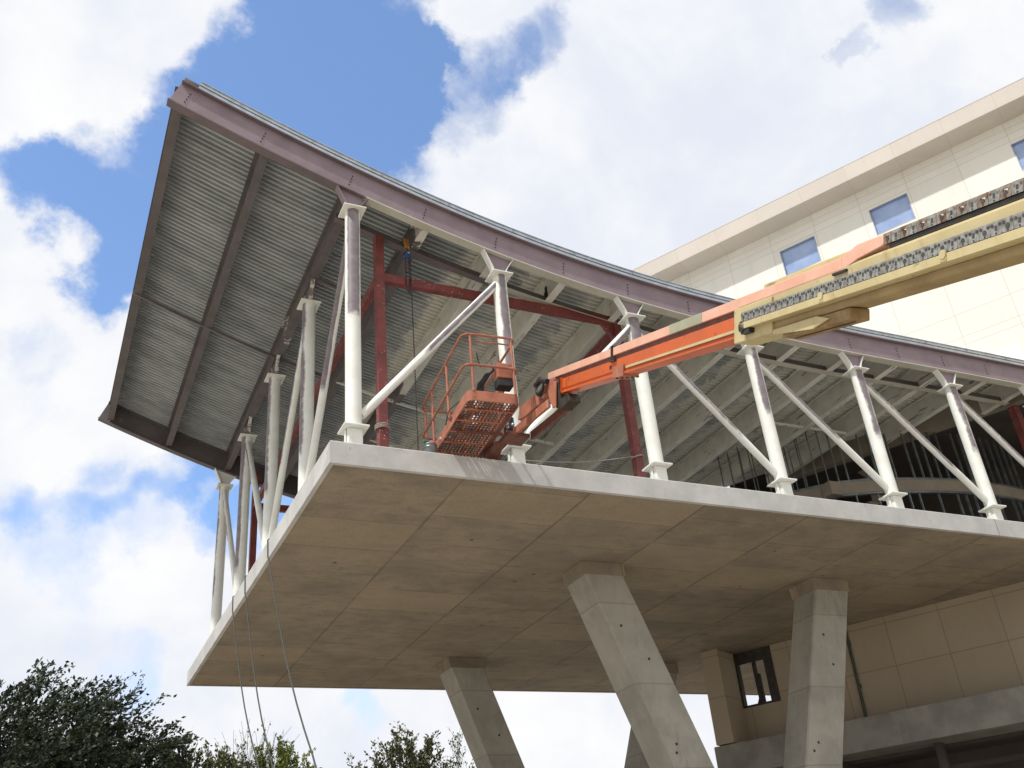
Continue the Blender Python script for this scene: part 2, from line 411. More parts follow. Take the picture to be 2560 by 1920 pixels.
def soffit_mat():
    m, nt, b = new_mat('board_marked_concrete'); p = POS(nt); x, y, z = SEP(nt, p)
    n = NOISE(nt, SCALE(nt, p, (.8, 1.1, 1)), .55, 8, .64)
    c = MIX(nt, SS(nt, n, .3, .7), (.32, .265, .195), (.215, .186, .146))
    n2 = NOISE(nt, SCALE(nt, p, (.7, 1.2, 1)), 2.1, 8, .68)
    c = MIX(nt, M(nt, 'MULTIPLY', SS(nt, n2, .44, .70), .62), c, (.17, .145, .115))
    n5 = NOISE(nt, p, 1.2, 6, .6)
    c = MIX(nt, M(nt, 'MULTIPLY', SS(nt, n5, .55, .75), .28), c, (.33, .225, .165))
    # panels of different tone
    px_ = M(nt, 'FLOOR', M(nt, 'DIVIDE', M(nt, 'SUBTRACT', x, 3.5), 3.68))
    cx = M(nt, 'FRACT', M(nt, 'DIVIDE', M(nt, 'SUBTRACT', x, 3.5), 3.68))
    shift = M(nt, 'MULTIPLY', M(nt, 'FRACT', M(nt, 'MULTIPLY', px_, .37)), 2.0)
    yy = M(nt, 'DIVIDE', M(nt, 'ADD', M(nt, 'SUBTRACT', y, .5), shift), 2.05)
    cy = M(nt, 'FRACT', yy)
    cid = nd(nt, 'ShaderNodeCombineXYZ'); link(nt, px_, cid.inputs[0]); link(nt, M(nt, 'FLOOR', yy), cid.inputs[1])
    wn = nd(nt, 'ShaderNodeTexWhiteNoise', noise_dimensions='2D'); link(nt, cid.outputs[0], wn.inputs['Vector'])
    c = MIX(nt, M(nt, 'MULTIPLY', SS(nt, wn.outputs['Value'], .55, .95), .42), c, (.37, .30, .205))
    wob = M(nt, 'MULTIPLY', M(nt, 'SUBTRACT', NOISE(nt, p, 2.5, 4), .5), .016)
    jx = M(nt, 'SUBTRACT', 1.0, SS(nt, M(nt, 'ABSOLUTE', M(nt, 'ADD', M(nt, 'SUBTRACT', M(nt, 'ABSOLUTE', M(nt, 'SUBTRACT', cx, .5)), .5), wob)), .004, .016))
    jy = M(nt, 'SUBTRACT', 1.0, SS(nt, M(nt, 'ABSOLUTE', M(nt, 'ADD', M(nt, 'SUBTRACT', M(nt, 'ABSOLUTE', M(nt, 'SUBTRACT', cy, .5)), .5), wob)), .004, .020))
    fade = SS(nt, NOISE(nt, p, .55, 3), .3, .62)
    jj = M(nt, 'MAXIMUM', M(nt, 'MULTIPLY', jx, M(nt, 'ADD', .18, M(nt, 'MULTIPLY', fade, .42))), M(nt, 'MULTIPLY', jy, M(nt, 'ADD', .04, M(nt, 'MULTIPLY', fade, .40))))
    c = MIX(nt, jj, c, (.085, .066, .052))
    spk = NOISE(nt, SCALE(nt, p, (.9, 1.6, 1)), 5, 4, .6)
    c = MIX(nt, M(nt, 'MULTIPLY', SS(nt, spk, .68, .76), .55), c, (.10, .075, .058))
    vd = nd(nt, 'ShaderNodeTexVoronoi'); link(nt, p, vd.inputs['Vector']); vd.inputs['Scale'].default_value = .62
    c = MIX(nt, M(nt, 'MULTIPLY', M(nt, 'LESS_THAN', vd.outputs['Distance'], .045), .75), c, (.06, .05, .04))
    crk = NOISE(nt, SCALE(nt, p, (1.6, .5, 1)), 1.6, 7, .7, 1.2)
    c = MIX(nt, M(nt, 'MULTIPLY', M(nt, 'SUBTRACT', 1.0, SS(nt, M(nt, 'ABSOLUTE', M(nt, 'SUBTRACT', crk, .5)), .0, .012)), .22), c, (.09, .072, .058))
    fine = NOISE(nt, SCALE(nt, p, (.8, 1.5, 1)), 12, 5, .72)
    c = MIX(nt, M(nt, 'MULTIPLY', SS(nt, fine, .4, .72), .42), c, (.17, .135, .105))
    link(nt, c, b.inputs['Base Color']); b.inputs['Roughness'].default_value = .85
    b.inputs['Specular IOR Level'].default_value = .25
    BUMP(nt, b, fine, .2, .01)
    return m
m_soffit = soffit_mat()
def fascia_mat():
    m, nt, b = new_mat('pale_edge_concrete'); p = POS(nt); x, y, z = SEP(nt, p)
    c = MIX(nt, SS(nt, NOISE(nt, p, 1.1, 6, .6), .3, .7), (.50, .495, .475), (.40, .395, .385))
    sv = SCALE(nt, p, (5, 5, .8)); s = NOISE(nt, sv, 2.2, 4, .7)
    c = MIX(nt, M(nt, 'MULTIPLY', SS(nt, s, .66, .72), .6), c, (.17, .165, .16))
    cl = NOISE(nt, SCALE(nt, p, (1.2, 1.2, 2)), 2.6, 6, .65)
    c = MIX(nt, M(nt, 'MULTIPLY', SS(nt, cl, .56, .72), .42), c, (.25, .245, .24))
    j = M(nt, 'LESS_THAN', M(nt, 'ABSOLUTE', M(nt, 'SUBTRACT', x, 22.35)), .022)
    c = MIX(nt, M(nt, 'MULTIPLY', j, .6), c, (.15, .145, .14))
    link(nt, c, b.inputs['Base Color']); b.inputs['Roughness'].default_value = .8
    BUMP(nt, b, NOISE(nt, p, 18, 4, .6), .25, .012)
    return m
m_fascia = fascia_mat()
def strut_mat():
    m, nt, b = new_mat('cast_strut_concrete'); p = POS(nt); x, y, z = SEP(nt, p)
    c = MIX(nt, SS(nt, NOISE(nt, p, .8, 6, .62), .3, .72), (.35, .335, .292), (.245, .234, .203))
    c = MIX(nt, M(nt, 'MULTIPLY', SS(nt, NOISE(nt, SCALE(nt, p, (2.2, 2.2, .5)), 2, 6, .65), .5, .75), .5), c, (.165, .16, .142))
    f = M(nt, 'FRACT', M(nt, 'DIVIDE', M(nt, 'ADD', z, 3.12), 2.44))
    wob = M(nt, 'MULTIPLY', M(nt, 'SUBTRACT', NOISE(nt, p, 3, 4), .5), .02)
    j = M(nt, 'SUBTRACT', 1.0, SS(nt, M(nt, 'ABSOLUTE', M(nt, 'ADD', M(nt, 'SUBTRACT', f, .5), wob)), .004, .014))
    c = MIX(nt, M(nt, 'MULTIPLY', j, .5), c, (.15, .14, .12))
    tone = nd(nt, 'ShaderNodeTexWhiteNoise', noise_dimensions='1D')
    link(nt, M(nt, 'FLOOR', M(nt, 'ADD', M(nt, 'DIVIDE', M(nt, 'ADD', z, 3.12), 2.44), .5)), tone.inputs['W'])
    c = MIX(nt, M(nt, 'MULTIPLY', tone.outputs['Value'], .35), c, (.42, .40, .35))
    link(nt, c, b.inputs['Base Color']); b.inputs['Roughness'].default_value = .85
    BUMP(nt, b, NOISE(nt, p, 16, 5, .65), .3, .012)
    return m
m_strut = strut_mat()

# ------------------------------------------------------------------ frame of the big building's wall
WA = Vector((24.46, 9.73, 0)); WD = Vector((.46855, -.88343, 0)); WN = Vector((-.88343, -.46855, 0))
def wp(s, off, z): return WA + WD * s + WN * off + Vector((0, 0, z))
def wall_y(x): return 9.73 - (x - 24.46) * (.88343 / .46855)
def wall_x(y): return 24.46 + (9.73 - y) * (.46855 / .88343)

def panel_mat(name, c1, c2, s0, sp, zs, jw=.03, jdark=(.40, .33, .25)):
    m, nt, b = new_mat(name); p = POS(nt); x, y, z = SEP(nt, p)
    q = VM(nt, 'SUBTRACT', p, tuple(WA)); s = VM(nt, 'DOT_PRODUCT', q, tuple(WD))
    c = MIX(nt, SS(nt, NOISE(nt, p, .45, 5), .3, .7), c1, c2)
    f = M(nt, 'FRACT', M(nt, 'DIVIDE', M(nt, 'SUBTRACT', s, s0 - sp * .5), sp))
    cid = nd(nt, 'ShaderNodeCombineXYZ'); link(nt, M(nt, 'FLOOR', M(nt, 'DIVIDE', M(nt, 'SUBTRACT', s, s0), sp)), cid.inputs[0])
    row = 0.0
    for zz in zs: row = M(nt, 'ADD', row, M(nt, 'GREATER_THAN', z, zz))
    if zs: link(nt, row, cid.inputs[1])
    wn = nd(nt, 'ShaderNodeTexWhiteNoise', noise_dimensions='2D'); link(nt, cid.outputs[0], wn.inputs['Vector'])
    c = MIX(nt, M(nt, 'MULTIPLY', wn.outputs['Value'], .5), c, tuple(v * .86 for v in c1))
    gr = NOISE(nt, SCALE(nt, p, (1.5, 1.5, .4)), 1.1, 7, .65)
    c = MIX(nt, M(nt, 'MULTIPLY', SS(nt, gr, .5, .75), .2), c, tuple(v * .68 for v in c1))
    j = M(nt, 'LESS_THAN', M(nt, 'ABSOLUTE', M(nt, 'SUBTRACT', f, .5)), jw * .5 / sp)
    for zz in zs:
        j = M(nt, 'MAXIMUM', j, M(nt, 'LESS_THAN', M(nt, 'ABSOLUTE', M(nt, 'SUBTRACT', z, zz)), jw * .5))
    c = MIX(nt, M(nt, 'MULTIPLY', j, .5), c, jdark)
    dr = NOISE(nt, SCALE(nt, p, (3, 3, .25)), 1.5, 5, .6)
    c = MIX(nt, M(nt, 'MULTIPLY', SS(nt, dr, .5, .8), .18), c, tuple(v * .7 for v in c1))
    link(nt, c, b.inputs['Base Color']); b.inputs['Roughness'].default_value = .75
    BUMP(nt, b, NOISE(nt, p, 25, 3), .1, .01)
    return m
m_upwall = panel_mat('cream_wall_panels', (.73, .71, .64), (.70, .675, .605), .97, 2.29, (18.85, 18.5, 18.12, 13.4, 11.02, 9.92, 9.55))
m_eave = panel_mat('beige_eave_panels', (.55, .50, .44), (.52, .47, .41), 1.05, 2.29, ())
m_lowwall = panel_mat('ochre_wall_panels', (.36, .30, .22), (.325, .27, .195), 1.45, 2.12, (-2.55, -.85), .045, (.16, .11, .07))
m_bulk = weathered('raw_plaster_beam', (.30, .255, .195), (.235, .20, .155), .8, .85)
m_ledge = weathered('stained_ledge_concrete', (.25, .24, .215), (.17, .165, .15), .9, .85, streak=((.30, .28, .25), .4))
m_glass = weathered('sky_reflection_glass', (.30, .39, .59), (.23, .315, .52), 1.4, .12, spec=.8, bump=0)  # blue sky reflection put into the base colour of the panes
m_frame = weathered('window_frame_alu', (.30, .34, .42), (.25, .29, .36), 3, .4, .3)
# ------------------------------------------------------------------ ground
GZ = -13.0
g = MB()
g.add([(-1500, -1500, GZ), (1500, -1500, GZ), (1500, 1500, GZ), (-1500, 1500, GZ)], [(0, 1, 2, 3)])
structure(g.build('ground', m_dirt))

# ------------------------------------------------------------------ concrete deck on its V struts
def make_deck():
    d = empty('concrete_deck', (0, 0, 0), 'long pale concrete deck slab cantilevered on leaning concrete struts, brown underneath', 'slab')
    XR, YB, c = 40.0, 21.5, .03
    m = MB()
    # edge faces with a small chamfer along the top arris
    ring = lambda e, z: [(-0 + e, 0 + e, z), (XR, 0 + e, z), (XR, YB - e, z), (0 + e, YB - e, z)]
    lev = [ring(.12, -.6), ring(0, -.6), ring(0, -c), ring(c, 0)]
    for a, b in zip(lev[:-1], lev[1:]):
        for i in (3, 0, 2):
            j = (i + 1) % 4
            m.add([a[i], a[j], b[j], b[i]], [(0, 1, 2, 3)])
    top = lev[-1]
    m.add(top, [(0, 1, 2, 3)])
    m.build('deck_edge', m_fascia, d, fix=False)
    s = MB()
    # underside, set 2 cm up behind a drip strip that runs along the edge
    s.add([(.12, .12, -.58), (XR, .12, -.58), (XR, YB - .12, -.58), (.12, YB - .12, -.58)], [(3, 2, 1, 0)])
    s.add([(.12, .12, -.6), (XR, .12, -.6), (XR, .12, -.58), (.12, .12, -.58)], [(0, 1, 2, 3)])
    s.add([(.12, .12, -.6), (.12, .12, -.58), (.12, YB - .12, -.58), (.12, YB - .12, -.6)], [(0, 1, 2, 3)])
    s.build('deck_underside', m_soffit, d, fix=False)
make_deck()

def make_strut(x0, x1, y0, y1, slope, label):
    z0 = -1.0; zb = GZ + .05
    t = empty('concrete_strut', ((x0 + x1) / 2 + slope * (z0 - zb), (y0 + y1) / 2, zb), label, 'strut', 'leaning concrete struts under the deck')
    off = Vector(t.location)
    m = MB(); cc = .05
    def ring(z):
        sh = slope * (z0 - z)
        a, b = x0 + sh, x1 + sh
        return [Vector(p) - off for p in ((a + cc, y0, z), (b - cc, y0, z), (b, y0 + cc, z), (b, y1 - cc, z), (b - cc, y1, z), (a + cc, y1, z), (a, y1 - cc, z), (a, y0 + cc, z))]
    zs = [z0, -2.2, -4.6, -7, -9.4, zb]
    rs = [ring(z) for z in zs]
    for a, b in zip(rs[:-1], rs[1:]):
        for i in range(8):
            j = (i + 1) % 8
            m.add([a[i], a[j], b[j], b[i]], [(0, 1, 2, 3)])
    m.add(rs[-1], [tuple(range(8))])
    m.build('shaft', m_strut, t)
    k = MB(); e = .035
    k.hexa([Vector(p) - off for p in ((x0 - e, y0 - e, -1.0), (x1 + e, y0 - e, -1.0), (x1 + e, y1 + e, -1.0), (x0 - e, y1 + e, -1.0),
                                      (x0 - e - .06, y0 - e, -.582), (x1 + e, y0 - e, -.582), (x1 + e, y1 + e, -.582), (x0 - e - .06, y1 + e, -.582))])
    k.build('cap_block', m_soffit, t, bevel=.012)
    for z, fx in ((-3.6, .62), (-6.1, .30), (-6.35, .2), (-2.6, .3)):
        sh = slope * (z0 - z); x = x0 + (x1 - x0) * fx + sh
        h = MB(); h.tube([Vector((x, y0 - .006, z)) - off, Vector((x, y0 + .02, z)) - off], .045, 10)
        h.build('form_tie_hole', m_sooty, t)
make_strut(9.52, 10.92, 4.98, 6.28, .382, 'near concrete strut leaning right, towards the middle of the picture')
make_strut(18.6, 20.1, 4.9, 6.1, -.365, 'concrete strut leaning left, standing before the ochre wall')
make_strut(9.4, 10.85, 16.2, 17.5, .382, 'far shaded concrete strut leaning right, beside the treetops')
make_strut(18.9, 20.2, 16.2, 17.5, -.365, 'far concrete strut leaning left, only a sliver behind the near strut')

# ------------------------------------------------------------------ curved roof
def T(x):
    if x <= 14: return ((-8e-6 * x + 1.96e-4) * x + 9.499e-3) * x * x - .328222 * x + 9.655899
    if x <= 22: d = x - 14; return 7.1537 - .035 * d + .0035 * d * d
    return 7.0977 + .0085 * (x - 22)
def TN(x):
    d = (T(x + .05) - T(x - .05)) / .1
    return Vector((-d, 0, 1)).normalized()
def sweep(mb, rings, mi=0):
    n = len(rings[0])
    vs = [p for r in rings for p in r]
    fs = [(i * n + j, i * n + (j + 1) % n, (i + 1) * n + (j + 1) % n, (i + 1) * n + j) for i in range(len(rings) - 1) for j in range(n)]
    fs += [tuple(range(n))[::-1], tuple(range((len(rings) - 1) * n, len(rings) * n))]
    mb.add(vs, fs, False, mi)
def lin(a, b, n): return [a + (b - a) * i / (n - 1) for i in range(n)]
def beam_strip(ts, y0, y1, d0, d1):      # rectangle between depths d0,d1 under the roof line and y0..y1
    m = MB(); rs = []
    for t in ts:
        p = Vector((t, 0, T(t))); n = TN(t)
        a = p - n * d0; b = p - n * d1
        rs.append([(a.x, y0, a.z), (a.x, y1, a.z), (b.x, y1, b.z), (b.x, y0, b.z)])
    sweep(m, rs); return m
PX = [-4.2, -1.72, .85, 3.1, 5.36, 7.62, 9.88, 12.14, 14.4, 16.66, 18.92, 21.18, 23.44, 25.7, 27.9]
def make_beam(yc, t0, t1, label, mweb, mfl, mfl2):
    b = empty('roof_beam', (0, 0, 0), label, 'beam')
    ts = lin(t0, t1, 60)
    beam_strip(ts, yc - .012, yc + .012, .036, .888).build('web', mweb, b)
    beam_strip(ts, yc - .15, yc + .15, 0, .034).build('top_flange', mfl2, b)
    beam_strip(ts, yc - .15, yc + .15, .89, .925).build('bottom_flange', mfl, b)
    return b
fb = make_beam(.7, -4.17, wall_x(.7) - .1, 'long curved purple steel beam along the front edge of the roof', m_primer, m_primer_flange, m_primer_shade)
for i, x in enumerate(PX):
    bx = x + .04 if i else -3.82
    m = MB(); n = TN(bx); tng = Vector((n.z, 0, -n.x)); p0 = Vector((bx, .7, T(bx)))
    k = 4 if i != 8 else 5
    for j in range(k):
        c = p0 - n * (.26 + .12 * j)
        m.tube([c + Vector((0, -.013, 0)), c + Vector((0, -.036, 0))], .02, 8)
    m.build('bolt_row', m_sooty, fb)
rb = make_beam(20.3, -4.35, wall_x(20.3) - .1, 'dark curved steel beam along the rear edge of the roof', m_primer_dark, m_primer_dark, m_primer_dark)

for i, x in enumerate(PX):
    y1 = min(20.28, wall_y(x) - .25)
    y0 = .715
    zt = T(x) - .03; zb = T(x) - .885
    m = MB()
    for (ya, yb) in ((y0, y1),):
        m.box((x - .008, ya, zb + .02), (x + .008, yb, zt - .02))
        m.box((x - .13, ya + .14, zb), (x + .13, yb - .16 if y1 > 20 else yb, zb + .02))
        m.box((x - .13, ya + .14, zt - .02), (x + .13, yb - .16 if y1 > 20 else yb, zt))
    if i <= 1: mm = m_primer_dark
    elif i == 2: mm = purlin_paint('purlin_paint_%s' % 'abcdefghijklmnop'[i], 9.0, 9.1)
    elif i == 3: mm = purlin_paint('purlin_paint_%s' % 'abcdefghijklmnop'[i], -5, 1.6)
    elif i == 4: mm = purlin_paint('purlin_paint_%s' % 'abcdefghijklmnop'[i], -5, 9.5)
    else: mm = purlin_paint('purlin_paint_%s' % 'abcdefghijklmnop'[i], -5, 60)
    o = m.build('roof_purlin', mm)
    LB = {0: 'outermost dark brown purlin closing the left tip of the roof', 1: 'second dark purlin, across the middle of the bare overhang',
          2: 'dark purlin running back over the left row of columns', 3: 'purlin cream at its front stub and dark behind, by the blue hoist',
          4: 'cream purlin with a dark lower flange, starting over the second column'}
    tag(o, LB.get(i, 'cream painted purlin, number %s to the right of the hoist' % ['', 'one', 'two', 'three', 'four', 'five', 'six', 'seven', 'eight', 'nine', 'ten', 'eleven'][i - 3]), 'purlin', 'purlins under the curved roof')

def make_roof():
    r = empty('roof_deck', (0, 0, 0), 'curved corrugated metal roof deck with a bright folded edge', 'roof')
    rows = []; per = .2; prof = ((0, 0), (.06, 0), (.08, .085), (.18, .085))
    y = .68
    while y < 20.45:
        for dy, dz in prof:
            yy = y + dy
            xe = wall_x(yy) - .03
            rows.append([(t, yy, T(t) + .02 + dz) for t in lin(-4.12, xe, 44)])
        y += per
    MB().grid(rows).build('deck_sheet', m_deck, r, fix=False)
    top = []
    for yy in lin(.62, 20.47, 6):
        top.append([(t, yy, T(t) + .2) for t in lin(-4.12, wall_x(yy) - .03, 44)])
    MB().grid(top, smooth=True).build('roof_membrane', weathered('grey_membrane', (.5, .5, .5), (.42, .42, .42), 1, .7), r, fix=False)
    m = MB(); ts = lin(-3.74, wall_x(.5) - .1, 60)
    def strip(y0, y1, d0, d1):
        rs = []
        for t in ts:
            p = Vector((t, 0, T(t))); n = TN(t); a = p + n * d1; b = p + n * d0
            rs.append([(a.x, y0, a.z), (a.x, y1, a.z), (b.x, y1, b.z), (b.x, y0, b.z)])
        sweep(m, rs)
    strip(.575, .61, .004, .12); strip(.55, .66, .135, .15); strip(.56, .60, .15, .25); strip(.53, .70, .25, .27)
    m.build('front_edge_trim', m_galv, r)
    m = MB(); m.box((-4.16, .7, T(-4.12) + .03), (-4.125, 20.4, T(-4.12) + .19)); m.build('side_edge_trim', m_galv, r)
    # small clips along the trim
    for t in lin(-2.6, 27, 15):
        p = Vector((t, .5, T(t))) + TN(t) * .2
        m = MB(); m.box((p.x - .03, .545, p.z - .05), (p.x + .03, .559, p.z + .05))
        m.build('trim_clip', m_frame, r)
make_roof()

def make_tie(yc, xa, xb, label, mat, d0=.63, d1=.915, wv=.11):
    b = empty('tie_beam', (0, 0, 0), label, 'beam')
    ts = lin(xa, xb, 40)
    beam_strip(ts, yc - .01, yc + .01, d0, d1 - .03).build('web', m_primer_dark, b)
    beam_strip(ts, yc - wv, yc + wv, d1 - .03 + .002, d1).build('bottom_flange', mat, b)
    return b
make_tie(2.0, .9, wall_x(2.0) - .4, 'slim curved tie beam just behind the front beam, dark web and cream lower flange', steel_primer("tie_flange_paint", 5.6, (.14, .11, .115)))
for (yc, xa, xb, lab) in ((10.3, -4.05, 3.0, 'thin dark bridging bar across the bare roof overhang'),
                          (5.1, .95, 3.0, 'short dark bridging bar behind the second left column'),
                          (10.3, 3.2, 12.0, 'bridging bar between the middle purlins, partly sprayed cream'),
                          (13.5, 5.5, 14.2, 'cream bridging bar far back under the roof'),
                          (6.0, 18.9, 23.3, 'cream bridging bar above the stud framing')):
    o = beam_strip(lin(xa, xb, 30), yc - .04, yc + .04, .78, .875).build('bridging_bar', m_primer_dark if xa < 3.1 else purlin_paint('bar_paint', -5, 60))
    tag(o, lab, 'bar')

# ------------------------------------------------------------------ columns and braces
def make_column(x, y, zc, ztop, gdir, paint, label, group):
    c = empty('steel_column', (x, y, 0), label, 'column', group)
    pdx, pdy, half, z0, seed = paint
    mp = pipe_paint('column_paint', pdx, pdy, half, z0, zc + .2, seed)
    m = MB(); m.tube([(0, 0, .76), (0, 0, zc - .045)], .212, 28); m.build('shaft', mp, c, fix=False)
    m = MB(); m.box((-.33, -.33, .70), (.33, .33, .755)); m.build('base_plate', m_white, c, bevel=.018)
    m = MB()
    m.box((-.19, -.17, 0), (.19, .17, .698)); m.box((-.235, -.05, 0), (-.195, .05, .698)); m.box((.195, -.05, 0), (.235, .05, .698))
    m.build('base_neck', m_white, c, bevel=.02)
    m = MB(); m.box((-.33, -.33, zc - .045), (.33, .33, zc)); m.build('cap_plate', m_white, c, bevel=.016)
    # flared head: web plate and two curved side flanges
    h0, h1 = zc + .002, ztop - .004
    hs_ = []
    for i in range(7):
        f = i / 6
        w = .185 + (.47 - .185) * max(0, (f - .22) / .78) ** 1.12
        hs_.append((w, h0 + (h1 - h0) * f))
    A = Vector((1, 0, 0)) if gdir == 'x' else Vector((0, 1, 0)); B = Vector((0, 1, 0)) if gdir == 'x' else Vector((1, 0, 0))
    sl = 0.0
    if gdir == 'x':
        n = TN(x); sl = -n.x / n.z
    def Z(w, z): return z + sl * w * max(0, (z - h0) / (h1 - h0))
    poly = [A * w + Vector((0, 0, Z(w, z))) - B * .012 for w, z in hs_] + [A * -w + Vector((0, 0, Z(-w, z))) - B * .012 for w, z in hs_[::-1]]
    m = MB(); m.prism(poly, B * .024); m.build('head_web', m_primer if gdir == 'x' and y < 10 else (m_primer_dark if y < 19 else m_white), c)
    for sgn in (-1, 1):
        m = MB(); rs = []
        for w, z in hs_:
            q = A * (w * sgn) + Vector((0, 0, Z(w * sgn, z)))
            q2 = A * ((w + .022) * sgn) + Vector((0, 0, Z(w * sgn, z)))
            hb = .12 if gdir == 'x' else .065; rs.append([q - B * hb, q + B * hb, q2 + B * hb, q2 - B * hb])
        sweep(m, rs); m.build('head_flange', m_primer if abs(x - .8) < .01 and y < 1 else (m_white if gdir == 'x' else m_fringe), c)
    return c
FX = [.8 + 4.515 * i for i in range(7)]
def bz(x): return T(x) - .925
flab = ['front corner column, purple primer on its upper half and white below',
        'white front column just right of the lift basket, topped by a flared purple head',
        'white front column whose middle is hidden by the orange boom',
        'white front column standing below the front end of the tan boom',
        'white front column third from the right border, a brace landing on its foot',
        'white front column next to the last, before the dark stud framing',
        'last front column, cut off by the right border of the picture']
FC = []
for i, x in enumerate(FX):
    zc = T(x) - (1.7 if i == 1 else 1.6)
    pa = (-.12, -1, 52, 3.95, 1) if i == 0 else [(-.12, -1, 52, 3.95, 1), (-.02, -1, 36, 2.5, 2), (-.05, -1, 60, 4.3, 3), (-.12, -1, 33, 2.9, 4), (-.16, -1, 33, 2.7, 5), (-.2, -1, 32, 2.7, 6), (-.2, -1, 32, 2.7, 7)][i]
    FC.append((x, zc))
    make_column(x, .7, zc, bz(x) + .0, 'x', pa, flab[i], 'white columns along the front of the deck')
LY = [.7 + 4.9 * i for i in range(5)]
zcL = T(.85) - 1.6
llab = ['', 'white column behind the corner column, a strip of primer down its left side', 'middle white column of the left row, dark rust fringe at its head',
        'white column next to the rear one in the left row, shaded purple left side', 'rear left column with a wide cream flared head against blue sky']
for i in range(1, 5):
    y = LY[i] if i < 4 else 20.3
    make_column(.8, y, zcL, (T(.85) - .89) if i < 4 else bz(.8), 'y' if i < 4 else 'x', [(0, 0, 0, 0, 0), (-1, -.30, 26, 2.2, 11), (-1, -.30, 28, 3.0, 12), (-1, -.30, 46, 2.0, 13), (-1, -.2, 22, 2.5, 14)][i],
                llab[i], 'white columns along the left side of the deck')

def make_brace(a, b, paint, label, group='white diagonal braces between the columns'):
    a = Vector(a); b = Vector(b); d = b - a; L = d.length
    q = d.to_track_quat('Z', 'Y')
    if paint:
        wd, half, f0, f1, seed = paint
        ld = q.inverted() @ Vector(wd)
        mp = pipe_paint('brace_paint', ld.x, ld.y, half, L * f0, L * f1, seed)
    else: mp = m_white
    m = MB(); m.tube([(0, 0, 0), (0, 0, L)], .115, 20)
    o = m.build('diagonal_brace', mp, fix=False)
    o.rotation_mode = 'QUATERNION'; o.rotation_quaternion = q; o.location = a
    tag(o, label, 'brace', group)
zb_ = .98
UPR = (.3, -.75, .6)
make_brace((FX[0] + .2, .7, 1.15), (FX[1] - .1, .7, FC[1][1] - .3), ((.2, -.9, .35), 34, .42, 1.1, 21), 'front brace rising right from the corner column foot to the second column head')
make_brace((FX[1] + .15, .7, zb_), (FX[2] - .08, .7, FC[2][1] - .3), ((.5, -.8, -.1), 40, .72, 1.1, 22), 'front brace passing behind the lift jib to the third column head')
for i in (2, 3, 4, 5):
    make_brace((FX[i + 1] - .12, .7, zb_), (FX[i] + .1, .7, FC[i][1] - .35), ((.02, -1, .04), 27, .25 + .1 * (i % 2), 1.1, 23 + i),
               ['', '', 'front brace falling right from the orange boom to the fourth column foot', 'front brace falling right from the tan boom end to the fifth column foot',
                'front brace falling right from the fifth column head to the sixth column foot', 'front brace falling right from the sixth column into the right border'][i])
make_brace((.8, LY[1] - .12, zb_), (.8, LY[0] + .1, zcL - .35), ((-.8, -.6, 0), 60, .38, 1.1, 31), 'left brace mostly bare primer, right behind the corner column')
make_brace((.8, LY[2] - .12, zb_), (.8, LY[1] + .1, zcL - .35), ((-1, -.1, .2), 30, .35, 1.1, 32), 'left brace leaning between the second and middle left columns')
make_brace((.8, LY[2] + .12, zb_), (.8, LY[3] - .1, zcL - .3), ((-1, .1, .2), 30, .6, 1.1, 33), 'left brace crossing to the head of the shaded left column')
make_brace((.8, LY[3] + .12, zb_), (.8, 20.3 - .1, zcL - .3), ((-1, .1, .2), 26, .5, 1.1, 34), 'rearmost left brace against the sky beside the rear column')

# ------------------------------------------------------------------ red oxide shoring frame
def make_frame():
    f = empty('shoring_tower', (2.0, 2.0, 0), 'dark red steel shoring tower standing inside the columns under the roof', 'frame')
    o = Vector((2.0, 2.0, 0)); hw = .13
    def post(x, y, zt):
        m = MB(); m.box((x - hw - o.x, y - hw - o.y, .02), (x + hw - o.x, y + hw - o.y, zt))
        m.box((x - .25 - o.x, y - .25 - o.y, 0), (x + .25 - o.x, y + .25 - o.y, .02)); m.build('post', m_red, f, bevel=.01)
    X1, Y1 = 10.08, 19.5
    post(2.0, 2.0, T(2.0) - .92); post(X1, 2.0, T(X1) - .92); post(2.0, Y1, T(2) - .92); post(X1, Y1, T(X1) - .92)
    def beam(a, b):
        m = MB(); m.box([p - q for p, q in zip(a, o)], [p - q for p, q in zip(b, o)]); m.build('beam', m_red, f, bevel=.01)
    z0, z1 = 6.47, 6.76
    beam((2.0 + hw, 2 - .1, z0), (X1 - hw, 2 + .1, z1)); beam((2.0 + hw, Y1 - .1, z0), (X1 - hw, Y1 + .1, z1))
    beam((1.9, 2 + hw, z0), (2.1, Y1 - hw, z1)); beam((X1 - .1, 2 + hw, z0 - .3), (X1 + .1, Y1 - hw, z1 - .3))
    m = MB(); m.prism([(X1 - hw - o.x, -.06, z0), (X1 - hw - .45 - o.x, -.06, z0), (X1 - hw - o.x, -.06, z0 - .6)], (0, .12, 0)); m.build('knee_plate', m_red, f)
    m = MB()
    for z in (1.55, 1.6, 1.65): m.tube([(math.cos(t) * .2, math.sin(t) * .2, z + .01 * math.sin(3 * t)) for t in lin(0, 5.9, 14)], .018, 6, closed=True)
    m.build('rope_lashing', m_palerope, f)
make_frame()
m = MB(); m.box((-.15, -.15, 0), (.15, .15, 6.15)); m.box((-.28, -.28, 0.0), (.28, .28, .02))
o = m.build('shoring_post', m_red, loc=(28.45, 2.0, 0)); tag(o, 'single dark red steel post at the right border, under the raw plaster beam', 'post')

m = MB(); pth = []
for i in range(14):
    f = i / 13; pth.append((10.08 - .2 - f * 4.2, 2.0 - .1 - f * .6, 1.65 - f * .9 - .5 * math.sin(math.pi * f) * .25))
m.tube(pth, .014, 6); m.tube([(10.08 + .19 * math.cos(t), 2.0 + .19 * math.sin(t), 1.68 + .05 * math.cos(t)) for t in lin(0, 5.9, 14)], .024, 6, closed=True)
o = m.build('tie_rope', m_palerope); tag(o, 'thin pale rope tied round the second red post and slung to the left', 'rope')

